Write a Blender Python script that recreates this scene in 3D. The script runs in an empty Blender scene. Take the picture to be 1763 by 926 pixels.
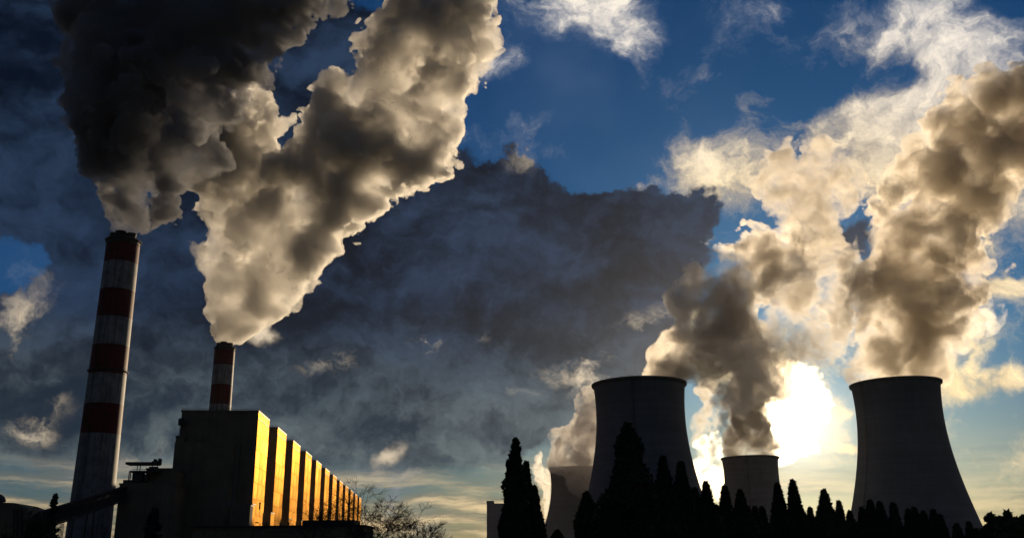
import bpy, bmesh, math, random
import numpy as np
from mathutils import Vector, Matrix, noise as mnoise

SC = bpy.context.scene
COL = SC.collection
R = math.radians
PI = math.pi

# ------------------------------------------------------------------ camera
F_PX, PITCH, ROLL, EYE = 1620.0, R(17.2), R(0.5), 1.7
cam_data = bpy.data.cameras.new("camera")
cam_data.sensor_width = 36.0
cam_data.lens = 36.0 * F_PX / 1763.0
cam_data.clip_start = 0.5
cam_data.clip_end = 40000
cam = bpy.data.objects.new("camera", cam_data)
cam.matrix_world = (Matrix.Translation((0, 0, EYE)) @ Matrix.Rotation(PI / 2 + PITCH, 4, 'X')
                    @ Matrix.Rotation(-ROLL, 4, 'Z'))
COL.objects.link(cam)
SC.camera = cam
CAM3 = cam.matrix_world.to_3x3()

def ray(px, py):
    """world direction seen at a pixel of the 1763 x 926 photograph, scaled so that y = 1"""
    d = CAM3 @ Vector(((px - 881.5) / F_PX, -(py - 463) / F_PX, -1.0))
    return d / d.y

def at(px, py, Y):
    return Vector((0, 0, EYE)) + ray(px, py) * Y

def az_el(px, py):
    d = ray(px, py)
    return math.atan2(d.x, d.y), d.z / math.hypot(d.x, d.y)

SUN_PX = (1372, 728)
SUN_AZ = az_el(*SUN_PX)[0]
SUN_EL = math.atan(az_el(*SUN_PX)[1])
SUN_DIR = Vector((math.sin(SUN_AZ) * math.cos(SUN_EL), math.cos(SUN_AZ) * math.cos(SUN_EL), math.sin(SUN_EL)))

# ------------------------------------------------------------------ node helper
class NT:
    """a few shorthands for building node trees"""
    def __init__(s, nt):
        s.nt, s.n, s.l = nt, nt.nodes, nt.links
    def add(s, t, **kw):
        n = s.n.new(t)
        for k, v in kw.items():
            setattr(n, k, v)
        return n
    def put(s, sock, v):
        if hasattr(v, 'is_linked') or isinstance(v, bpy.types.NodeSocket):
            s.l.new(v, sock)
        else:
            sock.default_value = v
    def math(s, op, a, b=None, c=None, clamp=False):
        n = s.add('ShaderNodeMath', operation=op, use_clamp=clamp)
        for i, v in enumerate((a, b, c)):
            if v is not None:
                s.put(n.inputs[i], v)
        return n.outputs[0]
    def vmath(s, op, a, b=None, scale=None):
        n = s.add('ShaderNodeVectorMath', operation=op)
        s.put(n.inputs[0], a)
        if b is not None:
            s.put(n.inputs[1], b)
        if scale is not None:
            s.put(n.inputs['Scale'], scale)
        return n.outputs['Value'] if op in ('DOT_PRODUCT', 'LENGTH') else n.outputs[0]
    def noise(s, vec, scale, detail=4, rough=0.55, dist=0.0, out=0, dim='3D', lac=2.0):
        n = s.add('ShaderNodeTexNoise', noise_dimensions=dim)
        s.put(n.inputs['Vector'], vec)
        n.inputs['Scale'].default_value = scale
        n.inputs['Detail'].default_value = detail
        n.inputs['Roughness'].default_value = rough
        n.inputs['Distortion'].default_value = dist
        n.inputs['Lacunarity'].default_value = lac
        return n.outputs[out]
    def smooth(s, v, lo, hi, a=0.0, b=1.0):
        n = s.add('ShaderNodeMapRange', interpolation_type='SMOOTHSTEP')
        s.put(n.inputs['Value'], v)
        n.inputs['From Min'].default_value, n.inputs['From Max'].default_value = lo, hi
        n.inputs['To Min'].default_value, n.inputs['To Max'].default_value = a, b
        return n.outputs[0]
    def mix(s, f, a, b, mode='MIX'):
        n = s.add('ShaderNodeMix', data_type='RGBA', blend_type=mode)
        s.put(n.inputs[0], f)
        s.put(n.inputs[6], a)
        s.put(n.inputs[7], b)
        return n.outputs[2]
    def ramp(s, f, stops):
        n = s.add('ShaderNodeValToRGB')
        s.put(n.inputs[0], f)
        e = n.color_ramp.elements
        while len(e) < len(stops):
            e.new(0.5)
        for el, (p, c) in zip(e, stops):
            el.position = p
            el.color = (*c, 1)
        return n.outputs[0]

def srgb(r, g, b):
    f = lambda c: c / 255 / 12.92 if c <= 10 else ((c / 255 + 0.055) / 1.055) ** 2.4
    return (f(r), f(g), f(b))

def c4(c):
    return (*c, 1.0)

# ------------------------------------------------------------------ sky
world = bpy.data.worlds.new("World")
SC.world = world
world.use_nodes = True
world.cycles.sampling_method = 'NONE'
W = NT(world.node_tree)
W.n.clear()
out = W.add('ShaderNodeOutputWorld')
bg = W.add('ShaderNodeBackground')
W.l.new(bg.outputs[0], out.inputs[0])
SKY_STRENGTH = 0.07
bg.inputs[1].default_value = SKY_STRENGTH
tex = W.add('ShaderNodeTexCoord').outputs['Generated']
sky = W.add('ShaderNodeTexSky', sky_type='NISHITA')
sky.sun_disc = False
sky.sun_elevation = SUN_EL
sky.sun_rotation = SUN_AZ
sky.altitude = 200
sky.air_density = 1.0
sky.dust_density = 0.6
sky.ozone_density = 3.0
sep = W.add('ShaderNodeSeparateXYZ')
W.l.new(tex, sep.inputs[0])
X, Y_, Z = sep.outputs
AZ = W.math('ARCTAN2', X, Y_)
HOR = W.math('SQRT', W.math('ADD', W.math('MULTIPLY', X, X), W.math('MULTIPLY', Y_, Y_)))
EL = W.math('DIVIDE', Z, W.math('MAXIMUM', HOR, 0.05))
cmb = W.add('ShaderNodeCombineXYZ')
W.l.new(AZ, cmb.inputs[0]); W.l.new(EL, cmb.inputs[1])
P = cmb.outputs[0]
# turbulent warp shared by all cloud outlines
wn1 = W.noise(P, 7.0, 5, 0.62, out=1)
wv1 = W.vmath('SUBTRACT', wn1, (0.5, 0.5, 0.5))
WP = W.vmath('ADD', P, W.vmath('SCALE', wv1, scale=0.13))        # warped
WPs = W.vmath('ADD', P, W.vmath('SCALE', wv1, scale=0.07))

def blob_field(pos, blobs):
    """sum of soft ellipses; each (px, py, half width px, half height px, tilt deg, weight)"""
    acc = None
    for (px, py, hw, hh, rot, wgt) in blobs:
        a, e = az_el(px, py)
        a2, e2 = az_el(px + 8, py); a3, e3 = az_el(px, py + 8)
        sa = abs(a2 - a) / 8 * hw; se = abs(e3 - e) / 8 * hh
        m = W.add('ShaderNodeMapping', vector_type='TEXTURE')
        W.l.new(pos, m.inputs[0])
        m.inputs[1].default_value = (a, e, 0)
        m.inputs[2].default_value = (0, 0, R(rot))
        m.inputs[3].default_value = (sa, se, 1)
        d2 = W.vmath('DOT_PRODUCT', m.outputs[0], m.outputs[0])
        v = W.math('MULTIPLY_ADD', d2, -1.0, 1.0, clamp=True)
        v = W.math('MULTIPLY', v, v)
        acc = W.math('MULTIPLY', v, wgt) if acc is None else W.math('MULTIPLY_ADD', v, wgt, acc)
    return acc

# angle to the sun
sd = W.vmath('DOT_PRODUCT', tex, tuple(SUN_DIR))
sdc = W.math('MAXIMUM', sd, 0.0)
glow_t = W.math('POWER', sdc, 1600.0)
glow_n = W.math('POWER', sdc, 90.0)
glow_w = W.math('POWER', sdc, 14.0)

K = 1.0 / SKY_STRENGTH
def em(r, g, b, k=1.0):
    return c4(tuple(c * K * k for c in srgb(r, g, b)))
el_c = W.smooth(EL, 0.0, 0.28)
# clear air: the physical sky, filtered as through a polariser (deeper blue higher up)
tint = W.mix(el_c, c4((0.34, 0.38, 0.37)), c4((0.05, 0.35, 0.66)))
clear = W.mix(1.0, sky.outputs[0], tint, 'MULTIPLY')
# thin veil that lightens the air in patches
veil = W.smooth(W.noise(P, 2.6, 4, 0.6), 0.42, 0.75)
clear = W.mix(W.math('MULTIPLY', veil, 0.28), clear, em(96, 118, 150))

OFFS = (math.sin(R(40)) * .012, -.016, 0)          # a small step towards the sun across the sky
# layer 1: broken white clouds and wisps
f_w = W.noise(WP, 8.0, 10, 0.62, lac=2.1)
f_w2 = W.noise(W.vmath('ADD', WP, OFFS), 8.0, 5, 0.62, lac=2.1)
wisps = blob_field(WPs, [
    (1080, 55, 110, 95, 0, 1.0), (985, 10, 170, 80, 0, .9), (1620, 10, 140, 75, 0, 1.0), (1700, 60, 100, 50, 0, .4),
    (1260, 290, 150, 90, -25, 1.1), (1430, 215, 230, 75, 5, 1.0), (1600, 215, 260, 140, 0, 1.0),
    (1740, 170, 210, 190, 0, 1.1), (1640, 95, 200, 50, -30, .8), (880, 215, 120, 60, 10, .35), (855, 125, 90, 50, 0, .75),
    (1710, 330, 200, 230, 0, .95), (1480, 330, 150, 130, 0, .5), (1680, 670, 100, 52, 0, .95), (1755, 655, 70, 35, 0, .9),
    (1755, 500, 100, 30, 0, .8), (1640, 590, 120, 120, 0, .6),
    (560, 50, 80, 40, 0, .8), (960, 262, 60, 26, 0, .5), (1290, 180, 60, 50, 0, .55), (1440, 718, 45, 16, 0, .85),
    (1440, 765, 60, 11, 0, .8), (1010, 660, 190, 110, -20, .85), (1100, 560, 220, 130, -20, .65), (1380, 640, 300, 190, 0, .6),
    (460, 580, 60, 40, 0, .8), (1290, 20, 90, 40, 0, .4)])
w_sum = W.math('ADD', W.math('MINIMUM', wisps, 1.0), W.math('MULTIPLY_ADD', f_w, 3.2, -1.75))
w_a = W.smooth(w_sum, -0.02, 0.75)
lit_w = W.math('MULTIPLY_ADD', W.math('SUBTRACT', f_w, f_w2), 3.2, 0.72, clamp=True)
w_core = W.math('MULTIPLY', W.smooth(w_sum, 0.15, 1.1), lit_w)
w_col = W.mix(w_core, em(108, 122, 146), em(250, 238, 222, 1.1))
w_col = W.mix(W.smooth(glow_w, .25, .9), w_col, W.mix(lit_w, em(196, 168, 124), em(255, 226, 168, 1.25)))
lay = W.mix(W.math('MULTIPLY', w_a, 0.95), clear, w_col)

# layer 2: low streaks at the horizon
WPl = W.vmath('ADD', P, W.vmath('SCALE', wv1, scale=0.022))
mpS = W.add('ShaderNodeMapping'); W.l.new(WPl, mpS.inputs[0]); mpS.inputs[3].default_value = (2.4, 20, 1)
f_s = W.noise(mpS.outputs[0], 1.6, 7, 0.62)
low = W.smooth(EL, 0.02, 0.13, 1, 0)
s_a = W.math('MULTIPLY', W.smooth(f_s, 0.38, 0.56), low)
s_shade = W.smooth(W.noise(mpS.outputs[0], 3.4, 6, 0.62), 0.38, 0.62)
s_col = W.mix(s_shade, em(128, 120, 104), em(248, 216, 164))
s_mix = W.math('MULTIPLY', s_a, W.smooth(AZ, .42, .2, .4, .97))

# layer 3: the dark cloud deck
f_d = W.noise(WP, 4.2, 10, 0.60)
f_d2 = W.noise(W.vmath('ADD', WP, OFFS), 4.2, 6, 0.60)
deck = blob_field(WP, [
    (900, 440, 400, 290, 0, 1.3), (700, 560, 560, 330, 0, 1.3), (1120, 410, 210, 150, 0, 1.2), (1190, 330, 110, 80, 0, .7),
    (300, 480, 600, 450, 0, 1.2), (0, 150, 460, 420, 0, 1.2), (350, 60, 400, 300, 0, 1.0), (150, 700, 480, 260, 0, 1.2),
    (620, 160, 280, 240, 0, 1.1), (500, 740, 480, 160, 0, 1.2), (760, 730, 340, 140, 0, 1.1), (1430, 430, 160, 100, 0, .95),
    (1000, 620, 280, 170, 0, .8), (870, 300, 130, 100, 0, .7), (-250, 400, 500, 600, 0, 1.1)])
holes = blob_field(WP, [(15, 450, 130, 80, 20, 1.0), (1030, 190, 300, 150, 0, 1.2), (770, 60, 110, 90, 0, .5),
                        (230, 900, 130, 60, 0, .5)])
beh = W.smooth(W.math('ABSOLUTE', AZ), 0.85, 1.4, 0, 1.0)       # the deck goes on round the rest of the sky
ovr = W.smooth(EL, 0.62, 1.1)  # overhead cover out of view, added to darken the ambient light
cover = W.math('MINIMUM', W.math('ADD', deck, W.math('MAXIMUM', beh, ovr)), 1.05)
cover = W.math('SUBTRACT', cover, holes)
d_sum = W.math('ADD', cover, W.math('MULTIPLY_ADD', f_d, 3.0, -1.92))
d_a = W.smooth(d_sum, 0.02, 0.26)
e_w = W.math('MULTIPLY_ADD', W.math('SUBTRACT', f_w, .5), 0.03, EL)
d_a = W.math('MULTIPLY', d_a, W.smooth(e_w, 0.080, 0.105))     # level lower edge of the deck
mpT = W.add('ShaderNodeMapping'); W.l.new(WPs, mpT.inputs[0]); mpT.inputs[3].default_value = (1.0, 2.6, 1); mpT.inputs[2].default_value = (0, 0, R(-8))
tone = W.noise(mpT.outputs[0], 3.2, 9, 0.55)
relief = W.math('MULTIPLY', W.math('SUBTRACT', f_d, f_d2), 1.5)
tv = W.smooth(W.math('ADD', tone, relief), 0.32, 0.72)
el_t = W.smooth(W.math('MULTIPLY_ADD', W.math('SUBTRACT', tone, .5), .16, EL), 0.09, 0.27)
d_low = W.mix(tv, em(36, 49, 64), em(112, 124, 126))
sunside = W.smooth(sd, 0.1, 0.9, 0.12, 1.0)                    # deck and streaks dimmed away from the sun to lower ambient light
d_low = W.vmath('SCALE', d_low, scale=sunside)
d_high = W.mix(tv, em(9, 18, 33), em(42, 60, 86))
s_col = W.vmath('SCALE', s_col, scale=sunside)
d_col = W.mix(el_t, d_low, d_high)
# thin places in the deck let light through
thin = blob_field(WPs, [
    (728, 598, 60, 32, 0, 1.0), (680, 788, 50, 24, 25, .55), (235, 772, 70, 34, 15, 1.0), (60, 735, 70, 40, 0, .9), (90, 690, 70, 50, 0, .5),
    (455, 580, 44, 28, 0, .9), (820, 565, 40, 26, 0, .7), (80, 480, 190, 70, 20, .2), (40, 560, 150, 80, 0, .6), (580, 632, 110, 30, 15, .7),
    (0, 595, 40, 20, 0, .6), (1140, 560, 130, 50, 0, .9), (1040, 640, 150, 80, 0, 1.0), (640, 822, 220, 18, 0, .6), (940, 260, 120, 60, 0, .5)])
thin = W.math('ADD', thin, W.math('MULTIPLY', W.smooth(EL, .30, .12, 0, .5), W.smooth(tone, .52, .68)))
thin = W.math('MULTIPLY', thin, W.smooth(f_w, 0.42, 0.66))
d_col = W.mix(W.smooth(thin, 0.04, 0.75), d_col, em(232, 212, 182))
# veils of light spreading out of the sun side
d_col = W.mix(W.math('MULTIPLY', W.smooth(W.math('POWER', sdc, 130.0), .12, .9), W.smooth(tv, .1, .9, .35, .95)), d_col, em(214, 180, 130))
lay = W.mix(s_mix, lay, s_col)
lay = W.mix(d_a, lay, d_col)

# the sun's aureole in the air
g = W.math('ADD', W.math('MULTIPLY', glow_n, 0.16 * K), W.math('MULTIPLY', glow_w, 0.022 * K))
g = W.math('ADD', g, W.math('MULTIPLY', glow_t, 1.1 * K))
g3 = W.vmath('SCALE', (1.0, 0.85, 0.66), scale=g)
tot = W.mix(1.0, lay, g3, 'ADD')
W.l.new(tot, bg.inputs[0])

# ------------------------------------------------------------------ sun
sun = bpy.data.lights.new("sun", 'SUN')
sun.energy = 3.8
sun.angle = R(0.5)
sun.color = (1.0, 0.77, 0.49)
sun_o = bpy.data.objects.new("sun", sun)
sun_o.rotation_euler = SUN_DIR.to_track_quat('Z', 'Y').to_euler()
COL.objects.link(sun_o)

SC.view_settings.view_transform = 'Standard'
SC.view_settings.look = 'None'
SC.view_settings.exposure = 0.0
SC.view_settings.gamma = 1.0
SC.render.engine = 'CYCLES'
CY = SC.cycles
CY.use_denoising = True
CY.max_bounces = 12
CY.diffuse_bounces = 3
CY.glossy_bounces = 2
CY.transmission_bounces = 2
CY.transparent_max_bounces = 64
CY.volume_bounces = 8
CY.sample_clamp_indirect = 6.0
CY.use_adaptive_sampling = True
CY.adaptive_threshold = 0.02

# ------------------------------------------------------------------ materials
def material(name, color, rough=0.85, metal=0.0, spec=0.3, grain=None, bump=None, streak=0.0, two=None, vary=0.0, rings=0.0, gild=None):
    """principled material; grain = (scale, amount) of colour mottling; bump = (scale, strength)"""
    m = bpy.data.materials.new(name)
    m.use_nodes = True
    t = NT(m.node_tree)
    b = t.n['Principled BSDF']
    b.inputs['Roughness'].default_value = rough
    b.inputs['Metallic'].default_value = metal
    b.inputs['Specular IOR Level'].default_value = spec
    if metal > .3: b.inputs['Specular Tint'].default_value = c4(color)
    geo = t.add('ShaderNodeTexCoord').outputs['Object']
    col = c4(color)
    if two is not None:
        col = t.mix(t.smooth(t.noise(geo, two[1], 4, .6), .42, .6), col, c4(two[0]))
    if grain:
        nz = t.noise(geo, grain[0], 6, 0.65)
        k = t.smooth(nz, 0.3, 0.7, 1 - grain[1], 1 + grain[1])
        col = t.mix(1.0, col, t.vmath('SCALE', (1, 1, 1), scale=k), 'MULTIPLY')
    if streak:
        mp = t.add('ShaderNodeMapping'); t.l.new(geo, mp.inputs[0]); mp.inputs[3].default_value = (1, 1, 0.03)
        nz = t.noise(mp.outputs[0], 0.5, 6, 0.7)
        k = t.smooth(nz, 0.35, 0.7, 1.0, 1 - streak)
        col = t.mix(1.0, col, t.vmath('SCALE', (1, 1, 1), scale=k), 'MULTIPLY')
    if vary:                 # each sheet its own tone
        rn = t.add('ShaderNodeObjectInfo').outputs['Random']
        col = t.mix(1.0, col, t.vmath('SCALE', (1, 1, 1), scale=t.math('MULTIPLY_ADD', rn, 2 * vary, 1 - vary)), 'MULTIPLY')
    if rings:                # formwork lifts of the poured shell
        mp = t.add('ShaderNodeMapping'); t.l.new(geo, mp.inputs[0]); mp.inputs[3].default_value = (.01, .01, .45)
        nz = t.noise(mp.outputs[0], 1.0, 3, .7)
        col = t.mix(1.0, col, t.vmath('SCALE', (1, 1, 1), scale=t.smooth(nz, .35, .65, 1 - rings, 1 + rings)), 'MULTIPLY')
    t.put(b.inputs['Base Color'], col)
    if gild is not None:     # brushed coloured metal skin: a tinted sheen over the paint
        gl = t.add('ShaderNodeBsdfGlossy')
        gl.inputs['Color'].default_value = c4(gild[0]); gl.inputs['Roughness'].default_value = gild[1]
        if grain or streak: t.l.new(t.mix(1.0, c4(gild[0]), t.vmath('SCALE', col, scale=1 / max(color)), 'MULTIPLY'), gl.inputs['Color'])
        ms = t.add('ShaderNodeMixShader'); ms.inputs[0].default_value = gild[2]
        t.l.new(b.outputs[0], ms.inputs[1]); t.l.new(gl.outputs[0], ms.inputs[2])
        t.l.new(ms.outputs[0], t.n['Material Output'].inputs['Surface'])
    if bump:
        bn = t.add('ShaderNodeBump')
        bn.inputs['Strength'].default_value = bump[1]
        bn.inputs['Distance'].default_value = 0.3
        t.l.new(t.noise(geo, bump[0], 6, .6), bn.inputs['Height'])
        t.l.new(bn.outputs[0], b.inputs['Normal'])
    return m

M = dict(
    concrete=material('tower_concrete', (0.24, 0.23, 0.235), 0.9, grain=(0.02, .15), streak=.12, bump=(.4, .1), rings=.06),
    rim=material('tower_rim_concrete', (0.20, 0.19, 0.185), 0.9, grain=(.2, .2)),
    red=material('weathered_red_paint', (0.13, 0.009, 0.010), 0.62, grain=(.12, .25), streak=.5, spec=.2),
    white=material('weathered_white_paint', (0.34, 0.33, 0.33), 0.62, grain=(.12, .3), streak=.6, spec=.2),
    soot=material('sooty_steel', (0.05, 0.045, 0.045), 0.7, grain=(.4, .3)),
    steel=material('dark_painted_steel', (0.09, 0.085, 0.08), 0.55, metal=.3, grain=(.8, .3)),
    rust=material('rusty_conveyor_steel', (0.06, 0.035, 0.028), 0.8, grain=(.5, .5)),
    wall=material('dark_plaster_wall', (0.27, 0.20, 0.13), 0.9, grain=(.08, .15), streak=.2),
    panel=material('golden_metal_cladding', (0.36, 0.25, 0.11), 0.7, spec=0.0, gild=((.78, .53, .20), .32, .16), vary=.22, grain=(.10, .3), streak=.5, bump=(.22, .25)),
    trim=material('parapet_sheet_metal', (0.22, 0.19, 0.15), 0.5, metal=.5),
    roof=material('roof_felt', (0.06, 0.06, 0.06), 0.9, grain=(.4, .2)),
    glass=material('dark_window_glass', (0.03, 0.035, 0.04), 0.12, spec=.6),
    pale=material('pale_facade_panel', (0.42, 0.42, 0.43), 0.6, grain=(.3, .1)),
    ground=material('grassy_ground', (0.055, 0.06, 0.03), 1.0, grain=(.2, .4), two=((.09, .075, .05), .03), bump=(1.5, .4)),
    asphalt=material('asphalt', (0.05, 0.05, 0.052), .9, grain=(1.5, .2)),
    bark=material('dark_bark', (0.07, 0.055, 0.045), .95, grain=(4, .4), bump=(8, .5)),
    leafc=material('conifer_foliage', (0.035, 0.055, 0.022), .8, grain=(1.2, .4)),
    leafs=material('spruce_foliage', (0.028, 0.045, 0.028), .8, grain=(1.2, .4)),
    leafb=material('broadleaf_foliage', (0.05, 0.075, 0.025), .8, grain=(1.0, .4)),
    lamp=material('lamp_head_grey', (0.25, 0.25, 0.25), .5, metal=.4),
)

# ------------------------------------------------------------------ object helpers
def link(name, me, mat, parent=None):
    o = bpy.data.objects.new(name, me)
    COL.objects.link(o)
    if mat is not None and not me.materials:
        me.materials.append(mat)
    if parent is not None:
        o.parent = parent
    return o

def obj(name, bm, mat, parent=None, smooth=False):
    me = bpy.data.meshes.new(name)
    bm.to_mesh(me)
    bm.free()
    if smooth:
        for p in me.polygons:
            p.use_smooth = True
    return link(name, me, M[mat] if isinstance(mat, str) else mat, parent)

def tag(o, label, cat, group=None, kind=None):
    if label: o['label'] = label
    if cat: o['category'] = cat
    if group: o['group'] = group
    if kind: o['kind'] = kind
    return o

def thing(name, loc, label, cat, rz=0.0, group=None):
    o = bpy.data.objects.new(name, None)
    o.empty_display_size = 1
    COL.objects.link(o)
    o.location = loc
    o.rotation_euler = (0, 0, rz)
    return tag(o, label, cat, group)

def box(bm, x0, x1, y0, y1, z0, z1, bev=0.0):
    r = bmesh.ops.create_cube(bm, size=1.0)
    vs = r['verts']
    for v in vs:
        v.co = Vector((x0 + (v.co.x + .5) * (x1 - x0), y0 + (v.co.y + .5) * (y1 - y0), z0 + (v.co.z + .5) * (z1 - z0)))
    if bev:
        es = {e for v in vs for e in v.link_edges}
        bmesh.ops.bevel(bm, geom=list(es), offset=bev, segments=1, affect='EDGES')
    return bm

def B():
    return bmesh.new()

def tube(bm, a, b, r0, r1=None, n=6):
    a, b = Vector(a), Vector(b)
    r1 = r0 if r1 is None else r1
    d = (b - a)
    q = d.to_track_quat('Z', 'Y')
    A = [bm.verts.new(a + q @ Vector((math.cos(t) * r0, math.sin(t) * r0, 0))) for t in (2 * PI * i / n for i in range(n))]
    C = [bm.verts.new(b + q @ Vector((math.cos(t) * r1, math.sin(t) * r1, 0))) for t in (2 * PI * i / n for i in range(n))]
    for i in range(n):
        bm.faces.new((A[i], A[(i + 1) % n], C[(i + 1) % n], C[i]))
    bm.faces.new(C); bm.faces.new(A[::-1])
    return bm

def lathe(bm, prof, n=64, cap=False):
    rings = []
    for r, z in prof:
        rings.append([bm.verts.new((r * math.cos(2 * PI * i / n), r * math.sin(2 * PI * i / n), z)) for i in range(n)])
    for a, b in zip(rings, rings[1:]):
        for i in range(n):
            bm.faces.new((a[i], a[(i + 1) % n], b[(i + 1) % n], b[i]))
    if cap:
        bm.faces.new(rings[-1]); bm.faces.new(rings[0][::-1])
    return bm

def copy_tree(o, parent=None):
    c = o.copy()
    COL.objects.link(c)
    c.parent = parent
    for ch in list(o.children):
        copy_tree(ch, c)
    return c

# ------------------------------------------------------------------ ground
bm = B()
n = 80
ext = 16000
vs = {}
rnd = random.Random(3)
for i in range(n + 1):
    for j in range(n + 1):
        u = (i / n * 2 - 1); v = (j / n * 2 - 1)
        x = math.copysign(abs(u) ** 2.2, u) * ext; y = math.copysign(abs(v) ** 2.2, v) * ext + 300
        vs[i, j] = bm.verts.new((x, y, 0.0))
for i in range(n):
    for j in range(n):
        bm.faces.new((vs[i, j], vs[i + 1, j], vs[i + 1, j + 1], vs[i, j + 1]))
tag(obj('ground', bm, 'ground'), None, None, kind='structure')
bm = B(); box(bm, -400, 420, 24, 32, -0.3, 0.004)
tag(obj('road', bm, 'asphalt'), None, None, kind='structure')

# ------------------------------------------------------------------ chimneys
def z_on_axis(px, py, X0, Y0):
    """height on the vertical axis through (X0, Y0) seen at pixel row py"""
    lo, hi = -50.0, 500.0
    inv = cam.matrix_world.inverted()
    for _ in range(50):
        mid = (lo + hi) / 2
        c = inv @ Vector((X0, Y0, mid))
        y = 463 - F_PX * (c.y / -c.z)
        if y > py: lo = mid
        else: hi = mid
    return lo

def chimney(px_top, py_top, height, w_top, w_low, rows, colours, rings, flues, label):
    d = ray(px_top, py_top)
    Yc = (height - EYE) / d.z
    c = at(px_top, py_top, Yc)
    X0, Y0 = c.x, c.y
    slant = (c - Vector((0, 0, EYE))).dot(CAM3 @ Vector((0, 0, -1)))
    rt = w_top / 2 / F_PX * slant
    t = thing('striped_chimney', (X0, Y0, 0), label, 'chimney', group='red and white chimneys of the power station')
    zs = [height] + [z_on_axis(px_top, r_, X0, Y0) for r_ in rows] + [0]
    rb = rt * w_low
    rad = lambda z: rt + (rb - rt) * max(0.0, (height - z) / height) ** 1.35
    for k in range(len(zs) - 1):
        z1, z0 = zs[k], zs[k + 1]
        bm = B()
        m_ = max(3, int((z1 - z0) / 8))
        lathe(bm, [(rad(z0 + (z1 - z0) * i / m_), z0 + (z1 - z0) * i / m_) for i in range(m_ + 1)], 64, cap=(k == 0))
        o = obj({'r': 'red_band', 'w': 'white_band', 'k': 'sooty_cap'}[colours[k]], bm,
                {'r': 'red', 'w': 'white', 'k': 'soot'}[colours[k]], t, smooth=True)
        if k == 0:
            for p in o.data.polygons:
                if abs(p.normal.z) > .9: p.use_smooth = False
    for zr in rings:
        z = height + zr if zr <= 0 else z_on_axis(px_top, zr, X0, Y0)
        r_ = rad(z)
        bm = B()
        lathe(bm, [(r_ + .02, z - 1.0), (r_ + 1.5, z - .4), (r_ + 1.5, z + .1), (r_ + .02, z + .1)], 48)
        for i in range(32):
            a = 2 * PI * i / 32
            p = Vector((math.cos(a) * (r_ + 1.4), math.sin(a) * (r_ + 1.4), z + .1))
            tube(bm, p, p + Vector((0, 0, 1.4)), .09, n=4)
            b_ = 2 * PI * (i + 1) / 32
            q = Vector((math.cos(b_) * (r_ + 1.4), math.sin(b_) * (r_ + 1.4), z + 1.5))
            tube(bm, p + Vector((0, 0, 1.4)), q, .09, n=4)
        obj('service_platform', bm, 'soot', t)
    for (a, rr, fr, fh) in flues:
        bm = B()
        cx, cy = math.cos(a) * rr * rt, math.sin(a) * rr * rt
        lathe(bm, [(fr * rt * .82, -2), (fr * rt * .82, fh - .2), (fr * rt, fh), (fr * rt * 1.08, fh - .3), (fr * rt * 1.08, fh - 1.3), (fr * rt, fh - 1.6), (fr * rt, -2)], 24)
        for v in bm.verts: v.co += Vector((cx, cy, height))
        obj('flue', bm, 'soot', t, smooth=True)
    # ladder up the shaft on the shaded side
    bm = B()
    a = R(250)
    for s in (-.4, .4):
        pts = [(math.cos(a) * (rad(z) + .5) + s * math.sin(a), math.sin(a) * (rad(z) + .5) - s * math.cos(a), z) for z in np.linspace(2, height - 1, 24)]
        for p, q in zip(pts, pts[1:]): tube(bm, p, q, .1, n=4)
    obj('ladder', bm, 'soot', t)
    return t, c, rt

FLUES = [(R(200), .55, .30, 6), (R(270), .50, .32, 6.4), (R(-20), .56, .30, 5.6), (R(90), .5, .3, 6)]
chim1, C1, RT1 = chimney(213, 414, 296, 54, 1.26, [424, 455, 502, 549, 597, 646, 697, 748],
                         ['k', 'r', 'w', 'r', 'w', 'r', 'w', 'r', 'w'], [-1.5, 640], FLUES,
                         'tall red and white banded chimney standing clear at the far left, whole shaft visible')
chim2, C2, RT2 = chimney(387.5, 598, 296, 34, 1.25, [605, 629.5, 663, 697, 730, 765, 800, 835],
                         ['k', 'r', 'w', 'r', 'w', 'r', 'w', 'r', 'w'], [-1.5], FLUES,
                         'red and white banded chimney rising from behind the roof of the boiler house')

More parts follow.
